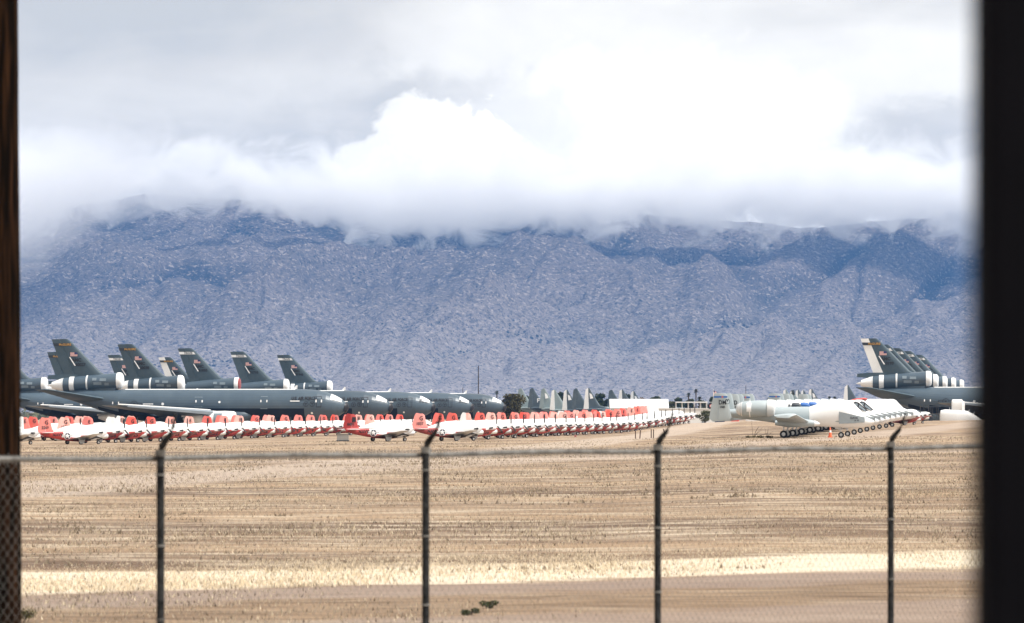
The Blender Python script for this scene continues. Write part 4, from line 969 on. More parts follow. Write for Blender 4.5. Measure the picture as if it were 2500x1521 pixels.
        # engines high on the rear fuselage
        en = cached(('je', s_), 'engine', HOG, root, lambda mb, s_=s_: (mb.body([(-1.75, 2.98, .62, .62, 2, 1.42 * s_), (-2.0, 2.97, .78, .78, 2, 1.42 * s_), (-3.2, 2.93, .84, .82, 2, 1.42 * s_), (-4.4, 2.88, .80, .78, 2, 1.42 * s_), (-4.95, 2.86, .66, .66, 2, 1.42 * s_), (-5.1, 2.86, .5, .5, 2, 1.42 * s_)], 26),
                     mb.loft([[(-2.2, .3 * s_, 2.75), (-4.6, .3 * s_, 2.65), (-4.6, 1.0 * s_, 2.75), (-2.2, 1.0 * s_, 2.85)], [(-2.2, .3 * s_, 3.1), (-4.6, .3 * s_, 3.0), (-4.6, 1.0 * s_, 3.05), (-2.2, 1.0 * s_, 3.15)]])))
        cached(('jec', s_), 'intake_cover', WHITE, en, lambda mb, s_=s_: mb.body([(-1.5, 2.98, .5, .5, 2, 1.42 * s_), (-1.6, 2.98, .72, .72, 2, 1.42 * s_), (-1.85, 2.98, .82, .82, 2, 1.42 * s_), (-2.25, 2.97, .865, .86, 2, 1.42 * s_)], 24))
        cached(('jex', s_), 'exhaust_cover', WHITE, en, lambda mb, s_=s_: mb.body([(-4.75, 2.87, .76, .75, 2, 1.42 * s_), (-5.05, 2.86, .60, .60, 2, 1.42 * s_), (-5.3, 2.86, .45, .45, 2, 1.42 * s_), (-5.4, 2.86, .2, .2, 2, 1.42 * s_)], 22))
        if s_ < 0: cached('jep', 'sealed_panel', SEAL, en, lambda mb: (mb.add([(-4.05 + a, -1.42 - math.cos(t) * .86, 2.9 + .85 * math.sin(t)) for a in (-.24, .24) for t in [R(-20 + 13 * q) for q in range(6)]], [(q, q + 1, q + 7, q + 6) for q in range(5)]),
                                                                       mb.add([(-3.98 + a, -1.42 - math.cos(t) * .865, 2.9 + .855 * math.sin(t)) for a in (-.06, .06) for t in [R(-75 + 18 * q) for q in range(9)]], [(q, q + 1, q + 10, q + 9) for q in range(8)])))
        # twin fins at the ends of the tailplane (some have been taken off)
        if not fins: continue
        fn = cached(('jv', s_), 'fin', HOG, root, lambda mb, s_=s_: mb.wing([((-5.95, 2.87 * s_, 1.78), (-7.55, 2.87 * s_, 1.62), .10, (0, 1, 0)), ((-5.72, 2.87 * s_, 2.05), (-7.95, 2.87 * s_, 1.92), .24, (0, 1, 0)), ((-5.95, 2.87 * s_, 3.2), (-7.75, 2.87 * s_, 3.2), .22, (0, 1, 0)), ((-6.15, 2.87 * s_, 4.25), (-7.5, 2.87 * s_, 4.25), .16, (0, 1, 0)), ((-6.35, 2.87 * s_, 4.45), (-7.4, 2.87 * s_, 4.45), .06, (0, 1, 0))]))
        if s_ < 0:
            yf = lambda X, Z: -3.01
            cached('jhl', 'rudder_hinge', HOGD, fn, lambda mb: mb.tube([(-7.05, -3.0, 1.8), (-7.0, -3.01, 3.2), (-6.95, -2.96, 4.35)], .018, 5))
            (band is HOG) or cached(('jvb', band.name), 'fin_band', [band, FRED], fn, lambda mb: (decal(mb, rect(1.35, .17), -6.8, 4.08, lambda X, Z: -2.985, 1, 0), decal(mb, rect(.16, .17), -6.62, 4.08, lambda X, Z: -2.99, 1, 1)), False)
            if tail: cached(('jvt', tail), 'tail_letters', BLACK, fn, lambda mb: decal(mb, text_mesh(tail, .42, .018), -6.62, 3.52, yf, .85), False)
            if tail == 'DM': cached('jve', 'emblem', DGREY, fn, lambda mb: (decal(mb, text_mesh('V', .26, .02), -6.12, 3.72, yf), decal(mb, ring(.22, .26, 12), -6.12, 3.62, yf)), False)
            if serial: cached(('jvs', serial), 'serial_number', BLACK, fn, lambda mb: decal(mb, text_mesh(serial, .2, .01), -6.62, 3.05, yf), False)
    if fins: cached('jtp', 'tailplane', HOG, root, lambda mb: mb.wing([((-6.0, -2.9, 2.62), (-7.4, -2.9, 2.62), .2, (0, 0, 1)), ((-6.0, 2.9, 2.62), (-7.4, 2.9, 2.62), .2, (0, 0, 1))]))
    ng = cached('jng', 'nose_gear', STEEL, root, lambda mb: (mb.tube([(4.8, .3, 1.5), (4.95, .3, .3)], .07, 8), mb.tube([(4.2, .3, 1.35), (4.9, .3, .7)], .04, 6), mb.tube([(5.3, .3, 1.4), (4.95, .3, .8)], .04, 6), mb.box((4.6, .1, 1.15), (.5, .04, .5))))
    wheel(ng, 'jn', (4.95, .3, .30), .30, .2)
    return root
jets = [(2053, 408, 'DM', '1985', BLUE, 0, 0, 'nearest attack jet, DM on its near fin, blue band, grey nose panel'),
        (2069, 427, 'BD', '1240', HOG, 0, 0, 'second attack jet of the row, fin showing behind the DM fin'),
        (2085, 445, '', '1301', BLUE, 1, 0, 'third attack jet of the row, bare canopy frame in view'),
        (2100, 463, '', '0617', HOG, 1, 0, 'fourth attack jet of the row, second bare canopy frame'),
        (2116, 481, '', '0712', HOG, 0, 1, 'fifth attack jet of the row, red patch on its white canopy cover'),
        (2131, 499, '', '0655', BLUE, 0, 0, 'sixth attack jet of the row, all canopy glass sealed white'),
        (2147, 517, '', '0211', HOG, 0, 0, 'seventh attack jet of the row, counted from the traffic cone'),
        (2163, 535, '', '0333', BLUE, 0, 0, 'eighth attack jet of the row, counted from the traffic cone'),
        (2178, 553, '', '0424', HOG, 0, 0, 'farthest attack jet of the row, beside the red bellied trainer')]
for u, D, t_, s_, b_, bare, rp, lb in jets:
    jet(u, D, kind=0 if u == 2053 else 1, fins=u not in (2100, 2116, 2163), tail=t_, serial=s_, band=b_, bare=bool(bare), red_patch=bool(rp), label=lb)
# two trainers beyond the jets
GD = 'trainer aircraft beyond the jets'
for u, D, fi, nn, lb in ((2247, 575, 'red', '873', 'white and red trainer aircraft just beyond the farthest attack jet'), (2268, 600, 'salmon', '', 'white trainer aircraft between the jets and the wrapped machine')):
    trainer_at(u, D, fin=fi, letter='', number='', nose=nn or None, group=GD, label=lb)

# ---------------------------------------------------------------- four-engined transports far behind
def transport(u_tip, D, H, m, yaw=R(6), te='none', patch=False, code='', label='', scale=1.0, tall=11.66):
    h = Vector((math.cos(yaw), -math.sin(yaw), 0))
    tip = Vector(((u_tip - 1250) / F * D, D, EYE - H)); c = tip + h * 13.0
    root = empty('transport_aircraft', c, -yaw); tag(root, label, 'aircraft', 'transport aircraft parked far behind')
    k = m.name
    cached(('cf', k), 'fuselage', m, root, lambda mb: mb.body([(15.0, 2.6, .1, .1), (14.3, 2.7, 1.0, 1.0), (12.5, 3.1, 1.8, 1.7), (10, 3.4, 2.15, 2.1), (-3, 3.4, 2.15, 2.1), (-8, 4.1, 1.7, 1.5), (-13, 5.0, .6, .6), (-14.2, 5.2, .15, .2)], 22))
    cached(('cv', k), 'fin', m, root, lambda mb: mb.wing([((-6.0, 0, 5.4), (-13.5, 0, 5.2), .5, (0, 1, 0)), ((-9.9, 0, 6.4), (-13.6, 0, 6.2), .45, (0, 1, 0)), ((-12.55, 0, 10.6), (-13.7, 0, 10.6), .3, (0, 1, 0)), ((-13.0, 0, 11.4), (-13.7, 0, 11.4), .2, (0, 1, 0)), ((-13.2, 0, 11.66), (-13.6, 0, 11.66), .1, (0, 1, 0))]))
    cached(('cr', k, te), 'rudder', SEAL if te == 'white' else m, root, lambda mb: mb.loft([[(x, s_ * w_, z) for x, z, w_ in ((-13.3, 5.3, .30), (-14.9, 5.4, .05), (-14.25, 11.2, .05), (-13.5, 11.7, .12))] for s_ in (-1, 1)]))
    if patch: cached('cp', 'sealed_patch', SEAL, root, lambda mb: mb.add([(x, -.34, z) for x, z in ((-13.1, 10.2), (-12.4, 9.8), (-11.9, 8.6), (-12.9, 8.4))], [(0, 1, 2, 3)]), False)
    if code: cached(('cc', code), 'tail_code', FWHITE, root, lambda mb: decal(mb, text_mesh(code, 1.3, .05), -11.0, 7.6, lambda X, Z: -.35), False)
    cached(('ct', k), 'tailplane', m, root, lambda mb: mb.wing([((-9.8, -8, 5.3), (-12.6, -8, 5.3), .3, (0, 0, 1)), ((-9.0, 0, 5.3), (-13.2, 0, 5.3), .6, (0, 0, 1)), ((-9.8, 8, 5.3), (-12.6, 8, 5.3), .3, (0, 0, 1))]))
    cached(('cw', k), 'wing', m, root, lambda mb: mb.wing([((3.2, -20, 5.9), (.6, -20, 5.9), .3, (0, 0, 1)), ((4.2, -6, 5.5), (-.8, -6, 5.5), .8, (0, 0, 1)), ((4.3, 6, 5.5), (-.8, 6, 5.5), .8, (0, 0, 1)), ((3.2, 20, 5.9), (.6, 20, 5.9), .3, (0, 0, 1))]))
    for y in (-10.2, -5, 5, 10.2):
        cached(('cn', k, y), 'engine', m, root, lambda mb, y=y: mb.body([(6.6, 5.2, .3, .3, 2, y), (6.2, 5.2, .6, .65, 2, y), (3.0, 5.2, .6, .7, 2, y), (0, 5.4, .2, .25, 2, y)], 12))
    for x, y in ((9.5, 0), (-1, -1.9), (-1, 1.9)):
        g_ = cached(('cg', x, y), 'landing_gear', STEEL, root, lambda mb, x=x, y=y: mb.tube([(x, y, 1.8), (x, y, .6)], .15, 8))
        wheel(g_, 'c', (x, y, .6), .6, .4)
    return root
TR = [(1275, 1330, 5.4, CARGOL, 'none', False, '', 'pale grey transport tail rising right beside the big bush'),
      (1303, 1300, 5.4, CARGO, 'none', False, 'FT', 'grey transport aircraft with FT on its tail'),
      (1331, 1290, 5.6, CARGOL, 'none', True, '', 'pale grey transport tail with a white patch, right of the FT tail'),
      (1357, 1270, 6.1, CARGOL, 'white', False, '', 'pale grey transport aircraft with white rudder, right of the white patched tail'),
      (1387, 1260, 6.2, CARGO, 'white', True, '', 'dark grey transport, white rudder and white patch, left of the darkest broad tail'),
      (1410, 1250, 5.8, CARGO, 'none', False, '', 'dark grey transport aircraft with plain broad tail at the centre of the tails'),
      (1440, 1230, 5.8, CARGO, 'white', True, '', 'dark grey transport aircraft with white rudder, last before the round tree'),
      (1496, 1330, 5.9, CARGO, 'none', False, '', 'plain grey transport tail behind the left end of the white roof'),
      (1522, 1320, 5.8, CARGO, 'white', False, '', 'white edged transport tail behind the middle of the white roof'),
      (1550, 1340, 6.3, CARGO, 'white', True, '', 'white patched transport tail, rightmost above the white roof'),
      (1921, 1500, 5.0, CARGOL, 'white', False, '', 'white edged transport tail left of the palm behind the jets'),
      (1937, 1530, 5.4, CARGOL, 'white', False, '', 'white edged transport tail just right of the palm behind the jets'),
      (1951, 1540, 5.0, CARGO, 'white', True, '', 'third transport tail from the left behind the jet canopies'),
      (1964, 1550, 5.1, CARGO, 'white', True, '', 'fourth transport tail from the left behind the jet canopies'),
      (1984, 1480, 4.9, CARGO, 'white', True, '', 'dark transport tail with white patch, nearest behind the jet canopies'),
      (2073, 1180, 5.2, CARGO, 'white', False, '', 'grey transport tail with white edge left of the right tanker line')]
for u, D, H, m_, te, pa, co, lb in TR: transport(u, D, H, m_, te=te, patch=pa, code=co, label=lb)

# ---------------------------------------------------------------- white wrapped machine on the right
def wrapped():
    D = 650; b = on_ground(2350, D); b.z = EYE - (1024 - HZ) / F * D - 1.85
    root = empty('wrapped_aircraft', b, -R(6)); tag(root, 'white wrapped aircraft hull below the right tanker wing', 'aircraft')
    MB().body([(-3.6, 1.9, .3, .9), (-3.45, 1.95, .9, 1.35, 3), (-2.8, 1.95, 1.2, 1.5, 3), (-.6, 1.95, 1.25, 1.5, 3), (.8, 1.85, 1.15, 1.35, 2.6), (1.9, 1.6, .85, 1.0), (2.8, 1.35, .5, .6), (3.8, 1.2, .12, .15)], 22).build('hull', WHITE, root)
    MB().body([(-1.75, 3.9, .1, .9, 3), (-1.6, 3.9, .75, 1.15, 3), (-.1, 3.9, .8, 1.15, 3), (.35, 3.7, .3, .7)], 18).build('engine_cover', WHITE, root)
    mb = MB()
    for x, z, dx in ((.9, 3.0, .18), (1.6, 2.6, .3), (-2.1, 3.3, .1), (-1.0, 3.3, .0)): mb.tube([(x, 0, z), (x + dx, 0, z + .45)], .05, 6)
    mb.build('antenna_row', WHITE, root)
    MB().body([(3.7, 1.2, .14, .16), (4.4, 1.15, .05, .05)], 12).build('nose_spike', WHITE, root)
    for x, y in ((-2.4, -.9), (-2.4, .9), (1.6, 0)):
        g_ = MB().tube([(x, y, 1.2), (x, y, .3)], .08, 8).build('landing_gear', STEEL, root); wheel(g_, 'w', (x, y, .3), .3, .2)
wrapped()
# tow stands and loose gear between the trainers and the wrapped machine
def stand(u, D, label):
    b = on_ground(u, D); root = empty('equipment_stand', b, .3); tag(root, label, 'stand', 'dark equipment stands')
    mb = MB()
    for x in (-.6, .6):
        for y in (-.4, .4): mb.tube([(x, y, 0), (x * .8, y * .8, 2.3)], .06, 6)
    mb.build('frame', BLACK, root)
    MB().box((0, 0, 2.3), (1.7, 1.1, .12)).build('platform', DGREY, root)
    MB().tube([(-.7, -.4, 1.1), (.7, -.4, 1.1)], .05, 6).build('rail', BLACK, root)
stand(2263, 655, 'black equipment stand below the outlined tanker door')
stand(2282, 668, 'black equipment stand nearest the wrapped white hull')

# ---------------------------------------------------------------- traffic cone, posts, box, marker
def cone(u, D):
    b = on_ground(u, D); r = empty('traffic_cone', b); tag(r, 'orange traffic cone under the nearest attack jet', 'cone')
    ORG = mat('cone_orange', (0.85, 0.16, 0.06), 0.5)
    n = 18; MB().loft([[(q * math.cos(2 * math.pi * k / n), q * math.sin(2 * math.pi * k / n), z) for k in range(n)] for q, z in ((.19, .03), (.15, .3), (.10, .62), (.05, 1.0), (.03, 1.02))]).build('cone_body', ORG, r)
    MB().box((0, 0, .02), (.5, .5, .05)).build('base', ORG, r)
    MB().loft([[(q * math.cos(2 * math.pi * k / n), q * math.sin(2 * math.pi * k / n), z) for k in range(n)] for q, z in ((.125, .5), (.095, .72))], False).build('band', SEAL, r)
cone(2027, 414)
RUST = mat('rusty_post', (0.07, 0.035, 0.025), 0.8, dirt=.6, dscale=6)
for u, D, tilt, lb in ((1551.5, 438, 0, 'leftmost short rusty post in the field'), (1562, 438, .09, 'leaning rusty post, second from the left'), (1590, 440, 0, 'third rusty post, left of the close pair on the right'), (1595.5, 438, 0, 'fourth rusty post, right one of the close pair'), (1624, 446, -.22, 'tilted rusty post by the third fence arm')):
    b = on_ground(u, D); mb = MB()
    mb.tube([(0, 0, -.1), (tilt * .8, 0, .86), (tilt * .82, 0, .88)], [.055, .055, .04], 8)
    mb.tube([(tilt * .8, 0, .80), (tilt * .82, 0, .885)], [.062, .062], 8)
    tag(mb.build('marker_post', RUST, None), lb, 'post', 'short rusty posts in the field').location = b
def ubox():
    b = on_ground(837, 436); r = empty('utility_box', b); tag(r, 'plain grey utility box in the dry field before the middle row', 'box')
    G = mat('box_grey', (0.30, 0.295, 0.285), .6, dirt=.3)
    mb = MB(); mb.box((0, 0, .42), (1.24, .5, .64)); mb.build('cabinet', G, r)
    MB().box((0, 0, .76), (1.32, .58, .05)).build('lid', G, r); MB().box((0, 0, .05), (1.36, .6, .1)).build('plinth', DGREY, r)
ubox()
def redmark():
    b = on_ground(1405, 436); r = empty('survey_marker', b); tag(r, 'small dark red marker flag on a thin stake', 'marker')
    MB().tube([(0, 0, -.05), (0, 0, .4)], .012, 6).build('stake', STEEL, r)
    MB().loft([[(-.1, 0, .26), (.1, 0, .30), (.1, 0, .46), (-.12, 0, .46)], [(-.1, .02, .26), (.1, .02, .30), (.1, .02, .46), (-.12, .02, .46)]]).build('flag', RED, r)
redmark()
# ---------------------------------------------------------------- buildings
WWALL = mat('white_wall', (0.74, 0.74, 0.73), 0.7, dirt=.25, dscale=.6, dcol=(.58, .57, .55))
WROOF = mat('white_metal_roof', (0.80, 0.81, 0.82), 0.45, dirt=.15, dscale=.5, dcol=(.68, .69, .70))
GLASS = mat('dark_window', (0.03, 0.04, 0.05), 0.2)
def barn():
    D = 1150; zb = EYE - 5.05; x0, x1 = (1489 - 1250) / F * D, (1633 - 1250) / F * D; cx = (x0 + x1) / 2; hw = (x1 - x0) / 2
    r = empty('storage_building', (cx, D, zb)); tag(r, 'long white building with a plain white pitched roof', 'building')
    ez = EYE - .15 - zb; rz = EYE + 2.2 - zb
    MB().box((0, 5, ez / 2), (2 * hw - .6, 9.4, ez)).build('wall', WWALL, r, False)
    mb = MB()
    mb.loft([[(-hw, -.3, ez - .1), (-hw, 5, rz), (-hw, 10.3, ez - .1), (-hw, 10.3, ez + .1), (-hw, 5, rz + .2), (-hw, -.3, ez + .1)], [(hw, -.3, ez - .1), (hw, 5, rz), (hw, 10.3, ez - .1), (hw, 10.3, ez + .1), (hw, 5, rz + .2), (hw, -.3, ez + .1)]])
    ro = mb.build('roof', WROOF, r, False)
    mb = MB()
    for k in range(33):
        x = -hw + .25 + k * (2 * hw - .5) / 32
        mb.add([(x - .03, -.3, ez + .11), (x + .03, -.3, ez + .11), (x + .03, 5, rz + .25), (x - .03, 5, rz + .25), (x, -.3, ez + .17), (x, 5, rz + .31)], [(0, 4, 5, 3), (4, 1, 2, 5)])
    mb.build('roof_seam', WROOF, ro, False)
    MB().add([(hw - .3, .3, ez - .05), (hw - .3, 9.7, ez - .05), (hw - .3, 5, rz - .02)], [(0, 1, 2)]).build('gable', WWALL, r, False)
    for k in range(4):
        f_ = MB().box((-hw + 2.2 + k * 4.1, .27, 2.6), (1.4, .06, 1.1)).build('window', GLASS, r, False)
barn()
def wall_block():
    D = 830; zb = EYE - 5.0; x0, x1 = (1600 - 1250) / F * D, (1745 - 1250) / F * D; hw = (x1 - x0) / 2
    r = empty('low_white_building', ((x0 + x1) / 2, D, zb)); tag(r, 'low flat white building behind the small crooked desert tree', 'building')
    h_ = EYE - .25 - zb
    MB().box((0, 3, h_ / 2), (2 * hw, 6, h_)).build('wall', WWALL, r, False)
    MB().box((0, 3, h_ + .06), (2 * hw + .3, 6.3, .12)).build('roof', WROOF, r, False)
    MB().box((hw - 2.2, -.03, 1.1), (.9, .05, 2.1)).build('door', TPATCH, r, False)
wall_block()
def carport():
    D = 1000; zb = EYE - 5.2; x0, x1 = (1650 - 1250) / F * D, (1727 - 1250) / F * D; hw = (x1 - x0) / 2
    r = empty('carport', ((x0 + x1) / 2, D, zb)); tag(r, 'open white steel canopy on thin posts left of the flagpole', 'canopy')
    t = EYE + 1.3 - zb
    MB().box((0, 2, t), (2 * hw, 4.4, .28)).build('roof', WROOF, r, False)
    for k in range(6):
        for y in (0, 4):
            x = -hw + .1 + k * (2 * hw - .2) / 5
            MB().tube([(x, y, 0), (x, y, t - .1)], .07, 6).build('post', WROOF, r)
    MB().box((0, 0, 4.9), (2 * hw, .08, .1)).build('rail', WROOF, r, False)
carport()
def flagpole():
    D = 800; b = Vector(((1741.5 - 1250) / F * D, D, EYE - 4.9)); r = empty('flagpole', b); tag(r, 'white flagpole with a small striped flag beside the tree line', 'flagpole')
    top = EYE + 3.55 - b.z
    MB().tube([(0, 0, 0), (0, 0, top)], [.07, .04], 8).build('pole', WROOF, r)
    mb = MB()
    for k in range(7):
        z1 = top - .12 - k * .14
        mb.add([(0.03, 0, z1), (.62, .06, z1 - .42), (.62, .06, z1 - .56), (.03, 0, z1 - .14)], [(0, 1, 2, 3)], k % 2)
        mb.add([(0.03, .01, z1), (.62, .07, z1 - .42), (.62, .07, z1 - .56), (.03, .01, z1 - .14)], [(3, 2, 1, 0)], k % 2)
    mb.add([(.03, -.02, top - .12), (.30, -.0, top - .12 - .19), (.30, -.0, top - .66), (.03, -.02, top - .54)], [(0, 1, 2, 3)], 2)
    mb.build('flag', [FRED, FWHITE, FBLUE], r, False)
    MB().tube([(-.75, 0, EYE + 1.05 - b.z), (.45, 0, EYE + 1.05 - b.z)], .035, 6).build('crossbar', WROOF, r)
flagpole()
def sign():
    D = 805; b = Vector(((1736 - 1250) / F * D, D, EYE - 4.9)); r = empty('sign_board', b); tag(r, 'dark sign board with a red disc and white crescent', 'sign')
    z1 = EYE + .9 - b.z; z0 = EYE - .25 - b.z; zc = (z1 + z0) / 2
    MB().box((0, 0, zc), (.95, .06, z1 - z0)).build('board', DGREY, r, False)
    for x in (-.4, .4): MB().tube([(x, .05, 0), (x, .05, z0)], .05, 6).build('post', STEEL, r)
    mb = MB(); decal(mb, disc(.36), .02, zc, lambda X, Z: -.045); mb.build('red_disc', RED, r, False)
    mb = MB()
    n = 14; v = []
    for k in range(n + 1):
        a = R(50) + R(260) * k / n
        for q in (.11, .22): v.append((.04 + q * math.cos(a), -.06, zc + q * math.sin(a)))
    mb.add(v, [(2 * k, 2 * k + 2, 2 * k + 3, 2 * k + 1) for k in range(n)]); mb.build('white_crescent', FWHITE, r, False)
sign()
def container(u, D, c, label, w_=4.5, h_=2.4, name='shipping_container'):
    b = Vector(((u - 1250) / F * D, D, EYE - 4.7)); r = empty(name, b); tag(r, label, 'container', 'containers behind the low rise')
    MB().box((0, 1.2, h_ / 2 + .1), (w_, 2.4, h_)).build('body', c, r, False)
    mb = MB()
    for k in range(int(w_ / .3)): mb.box((-w_ / 2 + .15 + k * .3, -.02, h_ / 2 + .1), (.12, .04, h_ - .3))
    mb.build('corrugation', c, r, False)
    MB().box((w_ / 2 + .02, 1.2, h_ / 2 + .1), (.04, 2.2, h_ - .2)).build('door', c, r, False)
container(1754, 860, mat('dark_blue_steel', (.02, .04, .10), .5), 'dark blue container under the DM marked jet tail', 2.6, 3.3)
container(1795, 870, BRED, 'red container seen low behind the jet engines', 1.6, 2.7)
container(1850, 880, WWALL, 'white container seen low under the nearest jet', 5.0, 2.8)

# ---------------------------------------------------------------- poles
POLE = mat('weathered_pole', (0.045, 0.035, 0.03), 0.85, dirt=.4, dscale=4)
def upole(u, y_top, D, H, label, r0=.17, arm=False):
    zb = EYE - H; top = EYE + (HZ - y_top) / F * D - zb
    r = empty('utility_pole', ((u - 1250) / F * D, D, zb)); tag(r, label, 'pole', 'thin dark poles on the skyline')
    MB().tube([(0, 0, 0), (0, 0, top)], [r0, r0 * .7], 8).build('shaft', POLE, r)
    MB().tube([(0, 0, top - .1), (0, 0, top + .15)], [.05, .03], 6).build('finial', POLE, r)
upole(1168, 893, 1150, 5.5, 'tall dark pole rising behind the last tanker noses')
upole(1130, 946, 1300, 5.5, 'short dark pole left of the tall one', .12)
upole(1821, 941, 1300, 5.5, 'dark pole standing behind the jet engine cowling', .12)

# ---------------------------------------------------------------- trees
def leafmat(name, c1, c2):
    m = bpy.data.materials.new(name); N, L = nt(m); b = N['Principled BSDF']; b.inputs['Roughness'].default_value = .85; b.inputs['Specular IOR Level'].default_value = .2
    a = N.new('ShaderNodeAttribute'); a.attribute_name = 'tint'
    mx = N.new('ShaderNodeMix'); mx.data_type = 'RGBA'; mx.inputs['A'].default_value = (*c1, 1); mx.inputs['B'].default_value = (*c2, 1)
    L.new(a.outputs['Fac'], mx.inputs['Factor']); L.new(mx.outputs['Result'], b.inputs['Base Color'])
    return m
LEAF = {'dark': leafmat('dark_foliage', (.012, .022, .010), (.045, .062, .022)), 'olive': leafmat('olive_foliage', (.03, .030, .012), (.11, .095, .04)),
        'weed': leafmat('weed_foliage', (.02, .028, .012), (.075, .085, .035)), 'grey': leafmat('grey_green_foliage', (.04, .05, .025), (.16, .16, .09)), 'twig': leafmat('bare_twigs', (.09, .07, .055), (.2, .16, .13))}
BARK = mat('bark', (0.06, 0.045, 0.035), 0.9)
def mesh_arrays(name, V, Fq, tint=None):
    me = bpy.data.meshes.new(name); k = Fq.shape[1]
    me.vertices.add(len(V)); me.vertices.foreach_set('co', V.astype(np.float32).ravel())
    me.loops.add(Fq.size); me.loops.foreach_set('vertex_index', Fq.ravel().astype(np.int32))
    me.polygons.add(len(Fq)); me.polygons.foreach_set('loop_start', np.arange(0, Fq.size, k, dtype=np.int32))
    me.update(calc_edges=True)
    if tint is not None:
        a = me.attributes.new('tint', 'FLOAT', 'POINT'); a.data.foreach_set('value', tint.astype(np.float32).ravel())
    return me
def leaves(centres, n, spread, size, seed, flat=.8):
    rs = np.random.RandomState(seed)
    cs = np.array([c[:3] for c in centres]); rr = np.array([c[3] for c in centres])
    pk = rs.randint(0, len(cs), n)
    d = rs.normal(size=(n, 3)); d /= np.linalg.norm(d, axis=1)[:, None]
    q = rs.rand(n) ** .45
    P = cs[pk] + d * (rr[pk] * q)[:, None] * np.array([1, 1, flat])
    a = rs.normal(size=(n, 3)); a /= np.linalg.norm(a, axis=1)[:, None]
    b = rs.normal(size=(n, 3)); b -= (a * b).sum(1)[:, None] * a; b /= np.linalg.norm(b, axis=1)[:, None]
    s_ = size * (.5 + rs.rand(n))[:, None]
    V = np.stack([P - a * s_, P + b * s_ * .55, P + a * s_, P - b * s_ * .55], 1).reshape(-1, 3)
    t = np.clip(.35 + .5 * rs.rand(len(cs))[pk] + .35 * (rs.rand(n) - .5), 0, 1)
    return V, np.arange(4 * n).reshape(n, 4), np.repeat(t, 4)
def tree(u, y_top, wpx, D, kind, label, H=5.3, seed=0, n=1400, trunk_h=.35, name='tree', flat=.8, rag=1.0, group=None, cat='tree', base=None):
    zb = EYE - H if base is None else base
    top = EYE + (HZ - y_top) / F * D - zb; w_ = wpx / F * D
    rs = random.Random(seed * 7 + 3); r = empty(name, ((u - 1250) / F * D, D, zb)); tag(r, label, cat, group)
    mb = MB(); lean = rs.uniform(-.05, .05) * top
    mb.tube([(0, 0, -.1), (lean * .5, 0, top * .3), (lean, 0, top * .7)], [w_ * .045 + .08, w_ * .03 + .05, .04], 7)
    cen = []
    nb = 9
    for k in range(nb):
        a = rs.uniform(0, 6.28); z = top * rs.uniform(trunk_h, .92); rad = w_ * .5 * rs.uniform(.3, .85) * math.sqrt(max(.15, 1 - ((z / top - .55) / .5) ** 2))
        x, y = math.cos(a) * rad * .9, math.sin(a) * rad * .6
        mb.tube([(lean * .4, 0, top * trunk_h * .8), (x * .5, y * .5, z * .8), (x, y, z)], [.05 + w_ * .012, .04, .02], 5)
        cen.append((x, y, min(z, top * .88), w_ * .5 * rs.uniform(.30, .52) * rag))
    cen.append((0, 0, top * .84, w_ * .22))
    cen.append((0, 0, top * (.5 + trunk_h * .3), w_ * .33))
    mb.build('trunk', BARK, r)
    V, Fq, t = leaves(cen, n, 1, max(.10, D * .00026) * (1 if kind != 'twig' else .8), seed + 11, flat)
    V[:, 2] = np.minimum(V[:, 2], top)
    link('crown', mesh_arrays('crown', V, Fq, t), LEAF[kind], r, False)
    return r
def palm(u, y_top, wpx, D, label, H=5.3, seed=0):
    zb = EYE - H; top = EYE + (HZ - y_top) / F * D - zb; w_ = wpx / F * D
    r = empty('palm_tree', ((u - 1250) / F * D, D, zb)); tag(r, label, 'palm tree', 'fan palms on the skyline')
    hz = top - w_ * .42
    MB().tube([(0, 0, 0), (.05, 0, hz * .5), (0, 0, hz)], [.30, .2, .18], 8).build('trunk', BARK, r)
    rs = np.random.RandomState(seed); V = []; Fq = []; T = []
    for k in range(46):
        a = rs.rand() * 6.28; e = rs.uniform(-.9, 1.35); L_ = w_ * .5 * rs.uniform(.75, 1.0)
        d = np.array([math.cos(a) * math.cos(e), math.sin(a) * math.cos(e), math.sin(e)]); o = np.array([0, 0, hz])
        tip = o + d * L_ - np.array([0, 0, L_ * .18]); mid = o + d * L_ * .6
        s_ = np.cross(d, [0.1, .2, 1]); s_ /= np.linalg.norm(s_)
        for q in range(5):
            w2 = (q - 2) * .12 * L_
            k0 = len(V); V += [o, mid + s_ * (w2 - .03 * L_), tip + s_ * w2 * 1.9, mid + s_ * (w2 + .03 * L_)]; Fq.append([k0, k0 + 1, k0 + 2, k0 + 3]); T += [rs.rand()] * 4
    link('crown', mesh_arrays('crown', np.array(V), np.array(Fq), np.array(T)), LEAF['dark'], r, False)
GT = 'dark trees on the skyline'
tree(1246, 961, 86, 1050, 'olive', 'big olive brown bush beside the last tanker nose', seed=1, n=5200, trunk_h=.12, rag=1.15, name='bush', cat='bush')
tree(1284, 963, 26, 1500, 'dark', 'dark tree between the big bush and the first transport tail', seed=2, group=GT)
tree(1322, 975, 24, 1500, 'dark', 'dark low tree between the FT tail and its pale neighbour', seed=22, group=GT)
tree(1366, 955, 44, 1480, 'dark', 'tall dark tree behind the white edged transport tail', seed=3, n=2200, group=GT)
tree(1461, 958, 50, 1460, 'dark', 'broad dark tree right of the last transport tail of the group', seed=4, n=2600, group=GT)
tree(1482, 970, 22, 1400, 'dark', 'small dark tree at the left end of the white roof', seed=5, group=GT)
tree(1535, 957, 36, 1560, 'dark', 'dark tree behind the white edged tail above the white roof', seed=6, group=GT)
tree(1571, 968, 34, 1400, 'twig', 'leafless grey tree above the white roof', seed=7, rag=.9, n=700, name='bare_tree')
